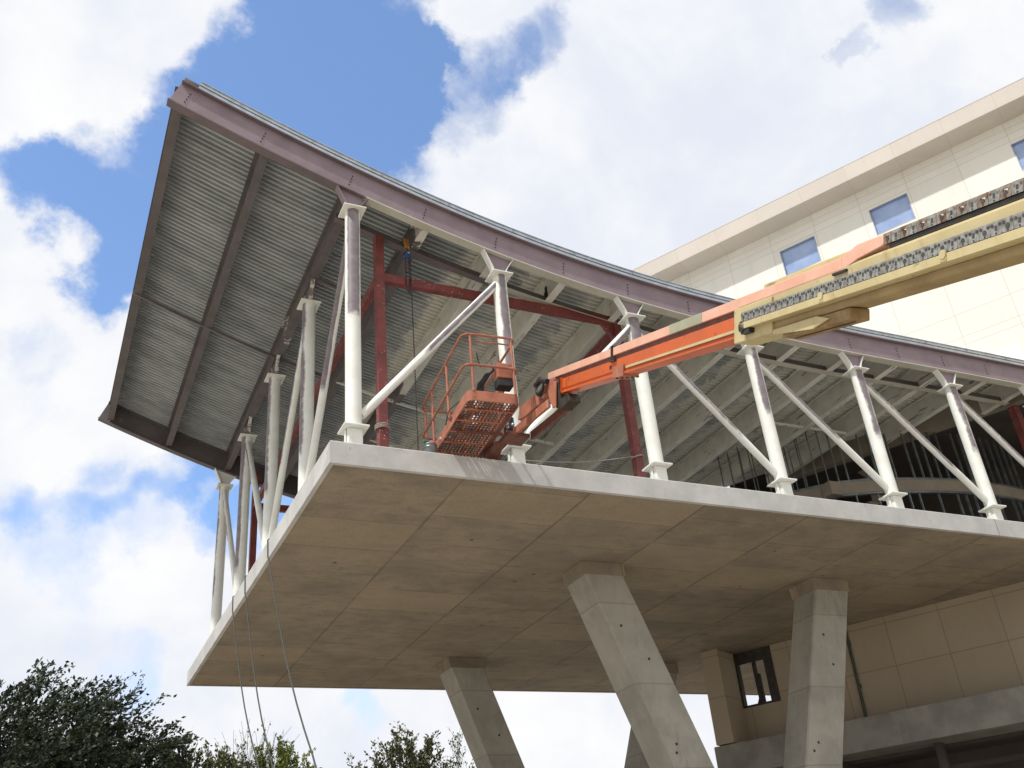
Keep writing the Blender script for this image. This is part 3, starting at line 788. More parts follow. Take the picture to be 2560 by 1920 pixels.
# hoist and pulley under the tie beam
h = empty('chain_hoist', (2.86, 1.86, 7.56), 'small blue chain hoist hanging from the roof beside the red post', 'hoist')
m = MB(); m.sphere((0, 0, 0), .125, 18, 11); m.tube([(0, -.14, 0), (0, .14, 0)], .085, 18); m.build('body', m_blue, h)
m = MB(); m.tube([(0, -.15, 0), (0, -.142, 0)], .048, 14); m.build('badge', m_galv, h)
m = MB(); m.tube([(0, 0, .12), (0.02, 0, .22), (-.03, 0, .28), (0, 0, .34)], .018, 8); m.build('hook', m_sooty, h)
m = MB(); m.cbox((0, .02, .45), (.085, 0, 0), (0, .06, 0), (-.02, 0, .17)); m.build('sling', m_yellow, h, bevel=.02)
for dx, zl in ((-.06, -1.15), (.05, -1.3), (.095, -6.6)):
    m = MB(); n_ = int(-zl / .05)
    for i in range(n_):
        z = -.1 - i * .05
        if i % 2: m.box((dx - .016, -.005, z - .054), (dx + .016, .005, z + .002))
        else: m.box((dx - .005, -.016, z - .054), (dx + .005, .016, z + .002))
    m.build('chain', m_sooty, h)
m = MB(); m.tube([(-.06, 0, -1.2), (-.03, 0, -1.32), (.0, 0, -1.36), (.02, 0, -1.28)], .022, 8); m.build('load_hook', m_sooty, h)
h = empty('pulley_block', (7.65, 1.95, 7.2), 'small dark pulley block hanging under the cream tie beam', 'pulley')
m = MB(); m.tube([(0, -.05, 0), (0, .05, 0)], .12, 16); m.cbox((0, 0, .08), (.06, 0, 0), (0, .07, 0), (0, 0, .2)); m.build('body', m_sooty, h)
m = MB(); m.tube([(0, 0, .27), (.02, 0, .34), (-.02, 0, .42)], .02, 8); m.build('hook', m_sooty, h)
m = MB(); m.tube([(.02, 0, -.1), (.03, 0, -.75)], .008, 6); m.build('line', m_sooty, h)

# ropes over the left edge
for nm, (ya, yb, zb2, ym, zm) in enumerate(((11.9, 5.2, -6.55, 9.52, -2.74), (9.9, 3.63, -6.82, 7.62, -3.4), (6.65, -.32, -7.5, 3.6, -4.2))):
    pts = [(.35, ya + .1, .015), (.02, ya, .03), (-.02, ya - .01, -.02), (-.022, ya - .12, -.58)]
    P0 = Vector((-.03, ya - .35, -.75)); P2 = Vector((-.3, yb, zb2))
    dirv_ = (P2 - P0)
    for i in range(14):
        f = i / 13 * 1.75
        q = P0 + dirv_ * f; q.z -= .55 * math.sin(min(1, f) * math.pi) if f < 1 else .55 * math.sin(math.pi) ; q.y += .0
        q.z = max(q.z, GZ + .02)
        pts.append(q)
    o = MB().tube(pts, .02, 7).build('hanging_rope', m_rope)
    tag(o, ['leftmost grey rope hanging over the left deck edge', 'middle grey rope hanging over the left deck edge', 'rightmost grey rope hanging over the deck edge, the longest over the underside'][nm], 'rope', 'ropes hanging over the left edge')

# pail on the deck edge
pb = empty('paint_pail', (2.74, .45, 0), 'grey ribbed pail with green and pink rags on top, by the basket', 'pail')
m = MB(); zs = [0, .03, .30, .31, .33, .34, .37, .38, .41, .42]; rs = [.15, .155, .172, .182, .182, .172, .173, .184, .184, .176]
m.tube([(0, 0, z) for z in zs], rs, 22); m.build('body', m_stud, pb, fix=False)
m = MB(); m.tube([(.184 * math.cos(t), -.02 + .05 * math.sin(t), .40 + .24 * math.sin(t)) for t in lin(0, math.pi, 12)], .008, 6); m.build('handle', m_stud, pb)
m_green = weathered('green_cloth', (.02, .16, .07), (.015, .10, .05), 9, .8); m_pink = weathered('pink_cloth', (.55, .13, .16), (.45, .10, .12), 9, .8)
def rag(nm, c, r, mat, lab):
    m = MB(); m.sphere(c, r, 12, 8, sz=.6)
    m.v = [(x + random.uniform(-.02, .02), y + random.uniform(-.02, .02), z + random.uniform(-.02, .02)) for x, y, z in m.v]
    o = m.build(nm, mat); tag(o, lab, 'rag')
rag('rag', (2.64, .43, .46), .085, m_green, 'dark green rag lying on the grey pail'); rag('rag', (2.80, .43, .47), .085, m_pink, 'pink rag lying on the grey pail')

# ------------------------------------------------------------------ boom lift
BO = Vector((4.68345, -3.37296, .098)); BU = Vector((-.16540599, -.89764458, -.40850344)); BS = Vector((-.98344335, .18121585, 0)); BW = Vector((-.0740273, -.40173999, .91275678))
def B(u, s, v): return BO + BU * u + BS * s + BW * v
lift_base = Vector((B(27, -.15, 0).x, B(27, -.15, 0).y, GZ))
lift = empty('boom_lift', lift_base, 'worn orange and tan telescopic boom lift reaching up to the deck edge', 'boom lift')
def LB_(mb, name, mat, bevel=0.0, fix=True):
    mb.v = [(x - lift_base.x, y - lift_base.y, z - lift_base.z) for x, y, z in mb.v]
    return mb.build(name, mat, lift, bevel=bevel, fix=fix)
def ub(mb, u0, u1, s0, s1, v0, v1, mi=0):
    return mb.hexa([B(u0, s0, v0), B(u1, s0, v0), B(u1, s1, v0), B(u0, s1, v0), B(u0, s0, v1), B(u1, s0, v1), B(u1, s1, v1), B(u0, s1, v1)], mi)
def uprism(mb, prof, u0, u1, mi=0):
    return mb.prism([B(u0, s, v) for s, v in prof], BU * (u1 - u0), mi)
m = MB(); uprism(m, [(0, .43), (0, .205), (-.022, .195), (-.022, .14), (.016, .128), (.016, .092), (-.02, .085), (-.27, .085), (-.29, .10), (-.29, .43)], -.3, 8.4)
LB_(m, 'fly_boom', m_orange, bevel=.006)
m = MB(); ub(m, -.34, -.302, .03, -.31, .06, .46); ub(m, -.05, .02, .004, .008, .2, .42); LB_(m, 'fly_end_plate', m_orange)
m = MB(); ub(m, 3.85, 8.36, .022, .002, .185, .228); LB_(m, 'wear_strip', m_tan)
m = MB(); ub(m, 3.15, 3.75, .035, -.30, .05, .275); ub(m, 3.3, 3.4, .0365, .035, .12, .13); LB_(m, 'guide_collar', m_basket, bevel=.012)
m = MB()
for q in range(5): ub(m, 3.3 + q * .1, 3.36 + q * .1, .02 - .07 * q, -.02 - .07 * q, .028, .049)
LB_(m, 'collar_bolts', m_sooty)
m = MB(); ub(m, 2.92, 3.0, .012, .002, .27, .34); LB_(m, 'limit_switch', m_sooty)
# cable tray on top
m = MB(); ub(m, -1.5, 5.9, 0, -.2, .535, .70); ub(m, 5.9, 7.2, .004, -.204, .531, .704, 1); ub(m, 7.2, 11.17, 0, -.2, .535, .70)
m.prism([B(11.17, 0, .535), B(11.5, 0, .61), B(12.0, 0, .655), B(12.03, 0, .69), B(12.03, 0, .785), B(11.5, 0, .79), B(11.17, 0, .70)], BS * -.2)
LB_(m, 'cable_tray', [m_orange_faded_glare, weathered('sage_paint', (.36, .36, .25), (.31, .30, .21), 2, .6)], bevel=.008)
m = MB()
ub(m, -1.0, 8.4, -.045, -.16, .432, .533); LB_(m, 'tray_support', m_basketdark)
m = MB(); ub(m, 3.02, 3.09, .03, .012, .40, .72); ub(m, 3.02, 3.09, .03, -.22, .705, .735); ub(m, 3.0, 3.3, .05, -.0, .40, .43); LB_(m, 'tray_clamp', m_sooty)
m = MB(); ub(m, 11.0, 11.3, .03, -.1, .50, .53); LB_(m, 'tray_stop', m_sooty)
# main boom
m = MB(); uprism(m, [(0, .56), (0, .162), (-.34, .162), (-.34, .56), (-.31, .60), (-.03, .60)], 8.45, 27.6); LB_(m, 'main_boom', m_tan, bevel=.01)
m = MB(); uprism(m, [(-.006, .16), (-.006, .10), (-.03, .06), (-.31, .06), (-.334, .10), (-.334, .16)], 8.5, 27.6); LB_(m, 'boom_underside', m_tanstain_shade, bevel=.01)
m = MB(); ub(m, 8.37, 9.5, .03, -.36, .008, .53); ub(m, 8.8, 11.15, -.24, -.36, .603, .86); LB_(m, 'boom_end_collar', m_tan, bevel=.01)
m = MB(); m.prism([B(9.5, .018, .05), B(9.5, .018, -.02), B(10.5, .018, -.10), B(10.9, .018, -.02), B(10.6, .018, .055)], BS * -.03)
LB_(m, 'end_gusset', m_tan, bevel=.006)
m = MB(); ub(m, 9.7, 11.3, -.02, -.30, -.10, .05); LB_(m, 'cylinder_guard', m_tandirty, bevel=.01)
m = MB(); ub(m, 9.8, 11.2, -.15, -.17, -.109, -.1015); LB_(m, 'guard_seam', m_sooty)
m = MB(); ub(m, 8.72, 16.8, .13, .118, .165, .262); ub(m, 8.72, 16.8, .117, .001, .165, .18); LB_(m, 'chain_shelf', m_tan, bevel=.004)
for u in (10.9, 13.2, 15.0):
    m = MB(); m.tube([B(u, .131, .255), B(u, .145, .255)], .05, 14); ub(m, u - .05, u + .05, .131, .137, .18, .25)
    LB_(m, 'shelf_roller', m_tan)
m = MB(); m.tube([B(8.78, .02, .2), B(8.78, .13, .2)], .085, 16); ub(m, 8.75, 9.0, .116, .016, .09, .16); LB_(m, 'end_roller', m_dark)
def chain(u0, u1, s_out, s_in, v0, v1, name, rust, pitch=.155):
    m = MB(); h = v1 - v0; vm = (v0 + v1) / 2
    n = int((u1 - u0) / pitch)
    for s_, sg in ((s_out, 1), (s_in, -1)):
        for i in range(n):
            u = u0 + i * pitch; L = pitch * .975; th = .012 * sg
            c = [B(u + L * a, s_, v0 + h * b) for a, b in ((0, .10), (.05, 0), (.95, 0), (1, .10), (1, .90), (.95, 1), (.05, 1), (0, .90))]
            mi = 0 if not rust else (0 if i % 2 else 2)
            if rust and i % 2 == 0:      # open link: four bars round a hole that shows what is behind
                for (a0, a1, b0, b1) in ((0, 1, 0, .28), (0, 1, .72, 1), (0, .3, .28, .72), (.7, 1, .28, .72)):
                    m.hexa([B(u + L * a0, s_, v0 + h * b0), B(u + L * a1, s_, v0 + h * b0), B(u + L * a1, s_ - th, v0 + h * b0), B(u + L * a0, s_ - th, v0 + h * b0),
                            B(u + L * a0, s_, v0 + h * b1), B(u + L * a1, s_, v0 + h * b1), B(u + L * a1, s_ - th, v0 + h * b1), B(u + L * a0, s_ - th, v0 + h * b1)], mi)
            else:
                m.prism(c, BS * -th, mi)
            for (a, b, r_) in (((.5, .42, .26),) if i % 2 == 0 else ()) + ((.17, .72, .17), (.83, .72, .17), (.5, .12, .10)):
                if rust and (a, b, r_) == (.5, .42, .30): continue
                p = B(u + L * a, s_, v0 + h * b)
                m.tube([p - BS * (.004 * sg), p + BS * (.004 * sg)], h * r_ * .8, 9, mi=1 if not (rust and b > .7) else 2)
                if r_ == .2: m.tube([p, p + BS * (.009 * sg)], h * .08, 8, mi=0)
            if i % 2: ub(m, u + L * .40, u + L * .60, s_ + .003 * sg, s_, v0 + h * .32, v0 + h * .68, 1)
    for i in range(n):
        u = u0 + i * pitch
        ub(m, u + pitch * .3, u + pitch * .7, s_out - .013, s_in + .013, v0 + h * .05, v0 + h * .14, 1)
        ub(m, u + pitch * .3, u + pitch * .7, s_out - .013, s_in + .013, v0 + h * .86, v0 + h * .95, 1)
    return m, name
m, nmx = chain(8.75, 16.8, .112, .02, .275, .415, 'cable_chain', False); LB_(m, nmx, [m_chain, m_chaindark, m_chainrust])
m = MB(); ub(m, 12.1, 17.5, -.02, -.2, .60, .648); LB_(m, 'chain_shade_slab', m_sooty)  # dark slab added to stand for the shade under the upper chain
m, nmx = chain(12.02, 17.5, 0, -.17, .655, .785, 'cable_chain', True); LB_(m, nmx, [m_chain, m_chaindark, m_chainrust])
m = MB()
for k in range(4): m.tube([B(12.0 + q * .4, -.04 - k * .03, .675 + .006 * math.sin(q * 2 + k)) for q in range(14)], .014, 6)
LB_(m, 'hoses', m_dark)
# jib
J0, J1 = 4.66, 4.92
m = MB(); m.prism([(J0, -2.9, .82), (J0, -1.02, 1.03), (J0, -.86, .74), (J0, -1.2, .63), (J0, -2.9, .50)], (J1 - J0, 0, 0)); LB_(m, 'jib_arm', m_basket, bevel=.012)
def bar(name, x0, x1, p, q, hh, mat):
    m = MB(); p = Vector(p); q = Vector(q)
    m.prism([(x0, p.x, p.y + hh), (x0, q.x, q.y + hh), (x0, q.x, q.y - hh), (x0, p.x, p.y - hh)], (x1 - x0, 0, 0)); LB_(m, name, mat, bevel=.012)
bar('jib_link', 4.60, 4.68, (-2.62, .29), (-.62, .50), .105, m_basket)
bar('jib_link', 4.98, 5.06, (-3.0, .12), (-.85, .34), .11, m_basketdark)
m = MB(); m.prism([(4.6, -3.12, .62), (4.6, -2.72, .84), (4.6, -2.70, .35), (4.6, -2.82, .04), (4.6, -2.98, .02)], (.04, 0, 0)); m.prism([(4.98, -3.12, .62), (4.98, -2.72, .84), (4.98, -2.70, .35), (4.98, -2.82, .04), (4.98, -2.98, .02)], (.04, 0, 0)); LB_(m, 'knuckle_plate', m_basket, bevel=.01)
m = MB(); m.prism([(4.66, -3.10, .62), (4.66, -2.85, .45), (4.66, -2.88, .02), (4.66, -3.1, -.12), (4.66, -3.55, -.12), (4.66, -3.5, .1), (4.66, -3.15, .12)], (.3, 0, 0)); LB_(m, 'knuckle_block', m_sooty, bevel=.01)
m = MB()
for k in range(3):
    m.tube([(4.58 - k * .025, -2.35 + .20 * math.cos(t) - .05 * k, .86 + .19 * math.sin(t)) for t in lin(0, 6.0, 20)], .03, 8, closed=True)
m.tube([(4.56, -2.2, 1.0), (4.55, -2.5, .98), (4.56, -2.8, .78)], .07, 10); m.tube([(4.57, -2.35, .68), (4.57, -2.4, .5)], .02, 8)
LB_(m, 'hose_loop', m_dark)
m = MB(); m.tube([(4.55, -.55, .50), (4.55, -.55, .92)], .14, 16); LB_(m, 'rotator', m_dark)
m = MB(); m.box((4.35, -.85, .30), (4.98, -.3, .40)); m.box((4.4, -.7, .40), (4.9, -.35, .52)); m.prism([(4.25, -.3, .38), (4.25, .45, .38), (4.25, .7, .08), (4.25, .45, .03)], (.3, 0, 0)); LB_(m, 'platform_bracket', m_basketdark, bevel=.015)
m = MB()
for k, (yy, zz) in enumerate(((-.72, .66), (-.66, .60), (-.62, .70), (-.8, .62))): m.sphere((4.42 + .04 * k, yy, zz), .05, 8, 6)
LB_(m, 'hose_fittings', m_galv)
# basket
ba = R(-5.0); E1 = Vector((math.cos(ba), math.sin(ba), 0)); E2 = Vector((-math.sin(ba), math.cos(ba), 0)); BB = Vector((2.77, -2.05, .42))
def K(a, b, z): return BB + E1 * a + E2 * b + Vector((0, 0, z))
bw, bl = 1.34, 4.0
bk = bpy.data.objects.new('basket', None); COL.objects.link(bk); bk.parent = lift; bk.location = BB - lift_base; bk.empty_display_size = .2
def BK(mb, name, mat, bevel=0.0):
    mb.v = [(x - BB.x, y - BB.y, z - BB.z) for x, y, z in mb.v]
    return mb.build(name, mat, bk, bevel=bevel)
def rloop(r, z, a0=0, b0=0, a1=bw, b1=bl):
    pts = []
    for (cx, cy, t0) in ((a0 + r, b0 + r, math.pi), (a1 - r, b0 + r, 1.5 * math.pi), (a1 - r, b1 - r, 0), (a0 + r, b1 - r, .5 * math.pi)):
        for i in range(6):
            t = t0 + i / 5 * math.pi / 2
            pts.append(K(cx + r * math.cos(t), cy + r * math.sin(t), z))
    return pts
lo, hi = rloop(.16, 0), rloop(.16, .27)
li, hii = rloop(.13, 0, .03, .03, bw - .03, bl - .03), rloop(.13, .27, .03, .03, bw - .03, bl - .03)
m = MB(); n = len(lo)
for i in range(n):
    j = (i + 1) % n
    m.add([lo[i], lo[j], hi[j], hi[i], li[i], li[j], hii[j], hii[i]], [(0, 1, 2, 3), (5, 4, 7, 6), (3, 2, 6, 7), (1, 0, 4, 5)])
BK(m, 'toe_board', m_basket)
m = MB()
a = .08
while a < bw - .05: m.obox(K(a, .035, .02), E1 * .042, E2 * (bl - .07), (0, 0, .014)); a += .092
b_ = .06
while b_ < bl - .05: m.obox(K(.035, b_, .036), E1 * (bw - .07), E2 * .03, (0, 0, .012)); b_ += .12
BK(m, 'mesh_floor', m_basketdark)
m = MB()
for b_ in (.42, 1.0, 1.6, 2.2, 2.8, 3.4): m.obox(K(.03, b_, -.012), E1 * (bw - .06), E2 * .06, (0, 0, .03))
for a in (.32, .66, 1.0): m.obox(K(a, .03, -.014), E1 * .03, E2 * (bl - .06), (0, 0, .03))
BK(m, 'floor_frame', m_basket)
m = MB(); m.obox(K(bw - .16, .5, -.03), E1 * .1, E2 * 2.4, (0, 0, .05)); m.obox(K(.2, 1.5, -.05), E1 * 1.2, E2 * .1 - E1 * .0, (0, 0, .06))
BK(m, 'floor_bracket', m_basketdark)
for nm, z, r_ in (('top_rail', 1.86, .2), ('mid_rail', .98, .18)):
    BK(MB().tube(rloop(r_, z, -.02, -.02, bw + .02, bl),   .032, 10, closed=True), nm, m_basket)
BK(MB().tube([K(.1, .12, 1.76), K(bw - .1, .12, 1.76)], .02, 8), 'inner_rail', m_basket)
for (pa, pb_) in ((.17, 0), (bw - .10, 0), (0, 1.5), (0, 2.9), (.12, bl), (bw - .12, bl), (bw, 1.5), (bw, 2.9)):
    BK(MB().tube([K(pa, pb_, .26), K(pa, pb_, 1.86)], .034, 10), 'rail_post', m_basket)
m = MB(); m.obox(K(.86, .12, .98 - .42), E1 * .40, E2 * .3, (0, 0, .2)); ob = BK(m, 'battery_box', m_dark, .02)
m = MB(); m.obox(K(.86, .10, .98 - .2), E1 * .40, E2 * .32, (0, 0, .42)); BK(m, 'control_box', m_basket, .02)
m = MB()
for k in range(4): m.tube([K(.82, .2 + .04 * k, 1.05), K(.72 - .03 * k, .3, .95), K(.58 - .05 * k, .4, .7), K(.5 - .05 * k, .5, .3)], .028, 8)
BK(m, 'control_cables', m_dark)
m = MB(); m.tube([K(.82, .3, 1.1), K(.78, .32, 1.4), K(.9, .32, 1.55), K(1.0, .32, 1.5), K(1.02, .32, 1.2)], .02, 8); BK(m, 'control_guard', m_basketdark)
m = MB(); m.tube([K(.42, .1, 1.0), K(.38, .12, 1.2), K(.36, .12, 1.42)], .016, 8); BK(m, 'joystick', m_sooty)
m = MB(); m.tube([K(.15, .9, .5), K(-.06, 1.3, .4), K(-.04, 1.7, .2), K(.1, 2.0, .6)], .012, 6); BK(m, 'loose_cord', m_dark)
# loose things in the basket
def can(a, b, r_, hgt, lab):
    p = K(a, b, .05)
    m = MB(); m.tube([(0, 0, 0), (0, 0, hgt * .97), (0, 0, hgt)], [r_, r_, r_ * .96], 18)
    o = m.build('paint_can', weathered('pale_can', (.62, .62, .58), (.5, .5, .47), 8, .45), loc=p, fix=False); tag(o, lab, 'can')
can(.45, .5, .12, .26, 'pale paint can standing near the front of the basket floor'); can(.12, .75, .1, .22, 'pale paint can by the left toe board of the basket'); can(.62, 1.35, .11, .24, 'pale paint can on the middle of the basket floor')
m = MB(); m.sphere(K(.15, 2.35, .12), .17, 12, 8, sz=.45)
m.v = [(x + random.uniform(-.03, .03), y + random.uniform(-.03, .03), z + random.uniform(-.02, .02)) for x, y, z in m.v]
o = m.build('rag', weathered('lilac_cloth', (.5, .45, .48), (.4, .36, .38), 8, .85)); tag(o, 'pale lilac rag at the far left corner of the basket floor', 'rag')
m = MB(); m.sphere(K(.12, 1.35, .2), .16, 12, 8, sz=.7); m.sphere(K(.2, 1.1, .22), .1, 10, 7)
m.v = [(x + random.uniform(-.03, .03), y + random.uniform(-.03, .03), z + random.uniform(-.03, .03)) for x, y, z in m.v]
o = m.build('tool_bag', m_red); tag(o, 'small red tool bag slumped inside the left basket rail', 'bag')
# machine carrying the boom, standing behind the photographer
m = MB(); c = lift_base
m.box((c.x - 1.2, c.y - 2.4, GZ + .6), (c.x + 1.2, c.y + 2.0, GZ + 1.15)); LB_(m, 'chassis', m_tan, bevel=.05)
m = MB(); m.box((c.x - 1.1, c.y - 2.6, GZ + 1.25), (c.x - .35, c.y + 1.3, GZ + 2.1)); m.box((c.x + .35, c.y - 2.6, GZ + 1.25), (c.x + 1.1, c.y + 1.3, GZ + 2.1)); m.box((c.x - .35, c.y - 2.6, GZ + 1.25), (c.x + .35, c.y - .6, GZ + 1.9)); LB_(m, 'turntable', m_orange, bevel=.06)
for sx in (-1.25, 1.25):
    for sy in (-1.7, 1.5):
        w_ = MB(); w_.tube([(c.x + sx - .2, c.y + sy, GZ + .5), (c.x + sx + .2, c.y + sy, GZ + .5)], .5, 24); LB_(w_, 'wheel', m_dark)

# ------------------------------------------------------------------ big cream building behind, on a skewed line
bd = empty('office_building', tuple(WA + Vector((0, 0, GZ))), 'large cream panelled building rising behind the roof, ochre under the deck', 'building')
bo = Vector(bd.location)
def BD(mb, name, mat, parent=bd, bevel=0.0, fix=True):
    mb.v = [(x - bo.x, y - bo.y, z - bo.z) for x, y, z in mb.v]
    return mb.build(name, mat, parent, bevel=bevel, fix=fix)
def wbox(mb, s0, s1, o0, o1, z0, z1, mi=0):
    return mb.hexa([wp(s0, o0, z0), wp(s1, o0, z0), wp(s1, o1, z0), wp(s0, o1, z0), wp(s0, o0, z1), wp(s1, o0, z1), wp(s1, o1, z1), wp(s0, o1, z1)], mi)
SL, SR = -13.0, 26.0
ws = [1.32, 5.9, 12.38, 16.96]
m = MB(); wbox(m, SL, SR, 0, -.4, 7.15, 16.46); wbox(m, SL, SR, 0, -.4, 17.96, 19.2)
prev = SL
for s in ws: wbox(m, prev, s, 0, -.4, 16.46, 17.96); prev = s + 1.83
wbox(m, prev, SR, 0, -.4, 16.46, 17.96)
wbox(m, SL, SL + .4, -.4, -14, 7.15, 19.2)
BD(m, 'upper_wall', m_upwall)
m = MB(); wbox(m, -2.0, SR, .015, -.38, 6.35, 7.145); BD(m, 'plaster_beam', m_bulk)
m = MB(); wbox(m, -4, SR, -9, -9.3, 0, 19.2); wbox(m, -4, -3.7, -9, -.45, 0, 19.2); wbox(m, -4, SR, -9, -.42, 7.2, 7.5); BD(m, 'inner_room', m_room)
m = MB(); wbox(m, SL - .3, SR, 1.2, -.4, 19.204, 19.26); wbox(m, SL - .3, SR, 1.2, 1.05, 19.262, 20.06); wbox(m, SL - .3, SR, 1.21, -14, 20.062, 20.09); BD(m, 'eave', m_eave)
for s in ws:
    m = MB(); wbox(m, s + .04, s + 1.79, -.11, -.14, 16.50, 17.92); pn = BD(m, 'window', m_glass)
    f = MB(); lo_ = Vector((0, 0, 0))
    for (a0, a1, z0, z1) in ((s, s + .04, 16.46, 17.96), (s + 1.79, s + 1.83, 16.46, 17.96), (s + .04, s + 1.79, 16.46, 16.50), (s + .04, s + 1.79, 17.92, 17.96)):
        wbox(f, a0 + .001, a1 - .001, .012, -.13, z0 + .001, z1 - .001)
    f.v = [(x - bo.x, y - bo.y, z - bo.z) for x, y, z in f.v]
    f.build('frame', m_frame, pn)
# lower storey under the deck
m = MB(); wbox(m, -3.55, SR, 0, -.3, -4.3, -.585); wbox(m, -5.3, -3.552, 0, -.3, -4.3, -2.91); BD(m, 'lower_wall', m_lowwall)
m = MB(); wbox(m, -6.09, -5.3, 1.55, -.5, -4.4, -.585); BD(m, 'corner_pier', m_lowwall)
m = MB(); wbox(m, -5.295, -5.2, 0, -.3, -2.9, -.6); wbox(m, -3.63, -3.56, 0.0, -.3, -2.9, -.6); wbox(m, -5.2, -3.63, 0, -.3, -2.9, -2.82); wbox(m, -4.55, -4.42, -.1, -.25, -2.82, -.6); wbox(m, -5.2, -3.63, -.02, -.28, -1.1, -.6); wbox(m, -4.02, -3.632, -.12, -.26, -2.82, -1.1); wbox(m, -4.42, -4.3, -.14, -.24, -2.82, -1.6)  # frame bars, plus dark blocks added to make the opening darker
BD(m, 'opening_frame_dark_fill', m_sooty)
m = MB(); m.tube([wp(-4.9, -.6, -2.9), wp(-4.7, -.7, -2.4), wp(-4.85, -.9, -1.9), wp(-4.9, -1.0, -.7)], .05, 8); m.tube([wp(-4.1, -2, -2.9), wp(-4.1, -2, -.7)], .16, 10); BD(m, 'loose_ducts', m_sooty)
m = MB(); m.tube([wp(-.16, .05, -.7), wp(-.22, .05, -4.3)], .06, 10); wbox(m, -.24, -.1, .001, .07, -1.4, -1.2); wbox(m, -.24, -.1, .001, .07, -3.1, -2.95); BD(m, 'drain_pipe', weathered('dark_green_pipe', (.05, .065, .045), (.035, .045, .03), 5, .5))
m = MB(); wbox(m, -6.25, SR, 1.5, -.6, -5.62, -4.44); BD(m, 'ledge_beam', m_ledge, bevel=.02)
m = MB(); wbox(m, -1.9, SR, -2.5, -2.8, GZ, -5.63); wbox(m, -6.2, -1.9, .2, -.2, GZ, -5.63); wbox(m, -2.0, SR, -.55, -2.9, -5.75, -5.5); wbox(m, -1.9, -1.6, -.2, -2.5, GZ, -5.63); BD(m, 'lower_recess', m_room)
m = MB()
for s in (2.1, 6.9): wbox(m, s, s + .28, .3, 0, GZ, -5.63)
wbox(m, .2, SR, -1.2, -1.4, -6.5, -6.3); BD(m, 'lower_piers', m_room)
m = MB(); wbox(m, 8.75, 9.75, .03, .002, 7.95, 8.72); BD(m, 'white_wall_panel', weathered('plain_white_panel', (.85, .86, .88), (.8, .8, .82), 1, .3))  # plain white panel for a pale patch of unknown kind

# ------------------------------------------------------------------ curved balcony with metal studs inside
bpts = [(19.3, 9.8), (20.6, 8.3), (21.9, 6.9), (22.5, 6.35), (23.6, 5.8), (24.9, 5.4), (26.2, 5.08), (27.5, 4.86), (29.0, 4.75), (30.5, 4.8), (32, 4.95)]
bal = empty('stud_balcony', (22.2, 6.6, 0), 'curved unfinished balcony band with rows of bare metal studs, deep under the roof', 'balcony')
def poly_at(d):
    for (a, b) in zip(bpts[:-1], bpts[1:]):
        a = Vector(a); b = Vector(b); l = (b - a).length
        if d <= l: return a + (b - a) * (d / l), (b - a).normalized()
        d -= l
    return Vector(bpts[-1]), Vector((1, 0))
LT = sum((Vector(b) - Vector(a)).length for a, b in zip(bpts[:-1], bpts[1:]))
def bandstrip(z0, z1, th, off=0.0):
    m = MB(); rs = []
    for i in range(50):
        p, t = poly_at(LT * i / 49.01); nn = Vector((t.y, -t.x))
        a = p + nn * off; b = p - nn * (th - off)
        rs.append([(a.x - 22.2, a.y - 6.6, z0), (a.x - 22.2, a.y - 6.6, z1), (b.x - 22.2, b.y - 6.6, z1), (b.x - 22.2, b.y - 6.6, z0)])
    sweep(m, rs); return m
bandstrip(3.62, 4.1, .3).build('band', m_bulk, bal)
m = MB(); m.box((-.25, -.35, 3.55), (.35, .2, 4.12)); m.build('corner_block', m_bulk, bal, bevel=.02)
bandstrip(4.102, 4.2, .2, -.02).build('top_track', m_stud, bal)
bandstrip(3.54, 3.618, .16, -.02).build('bottom_track', m_stud, bal)
def stud(d, z0, z1, k=0):
    p, t = poly_at(d); nn = Vector((t.y, -t.x)); q = Vector((p.x - 22.2, p.y - 6.6, 0)) - Vector((nn.x, nn.y, 0)) * (.06 + k)
    t3 = Vector((t.x, t.y, 0)); n3 = Vector((nn.x, nn.y, 0))
    m = MB(); m.obox(q + Vector((0, 0, z0)), t3 * .045, n3 * -.003, (0, 0, z1 - z0)); m.obox(q + Vector((0, 0, z0)), t3 * .003, n3 * -.09, (0, 0, z1 - z0)); m.obox(q - n3 * .09 + Vector((0, 0, z0)), t3 * .045, n3 * -.003, (0, 0, z1 - z0))
    m.build('stud', m_stud, bal)
d = .2
while d < LT - .2:
    p, t = poly_at(d)
    zt = 6.35 if p.x > 25.4 else T(p.x) - random.choice((.35, .5, .9))
    stud(d, 4.2, zt); d += random.choice((.40, .42, .45, .82))
d = 2.6
while d < LT - .2:
    stud(d, 0.0, 3.54); d += random.choice((.45, .45, .9))
for dd in (1.0, 1.5, 2.0, 2.2, 2.9, 3.4): stud(dd, 4.2, T(22) - .3, .7)
m = MB(); m.box((1.8, -.2, 0), (2.25, .4, 3.5)); m.build('inner_pier', m_bulk, bal)
m = MB(); m.tube([(5.2, .4, 0), (5.2, .3, 2.2), (5.0, .5, 3.0), (4.6, .9, 3.4)], .22, 12); m.build('duct', m_galv, bal)
m = MB(); m.box((3.6, .9, 4.2), (3.95, 1.3, 5.6)); m.prism([(3.2, .9, 5.6), (3.95, .9, 5.6), (3.95, .9, 5.2)], (0, .4, 0)); m.build('upper_pier', m_bulk, bal)

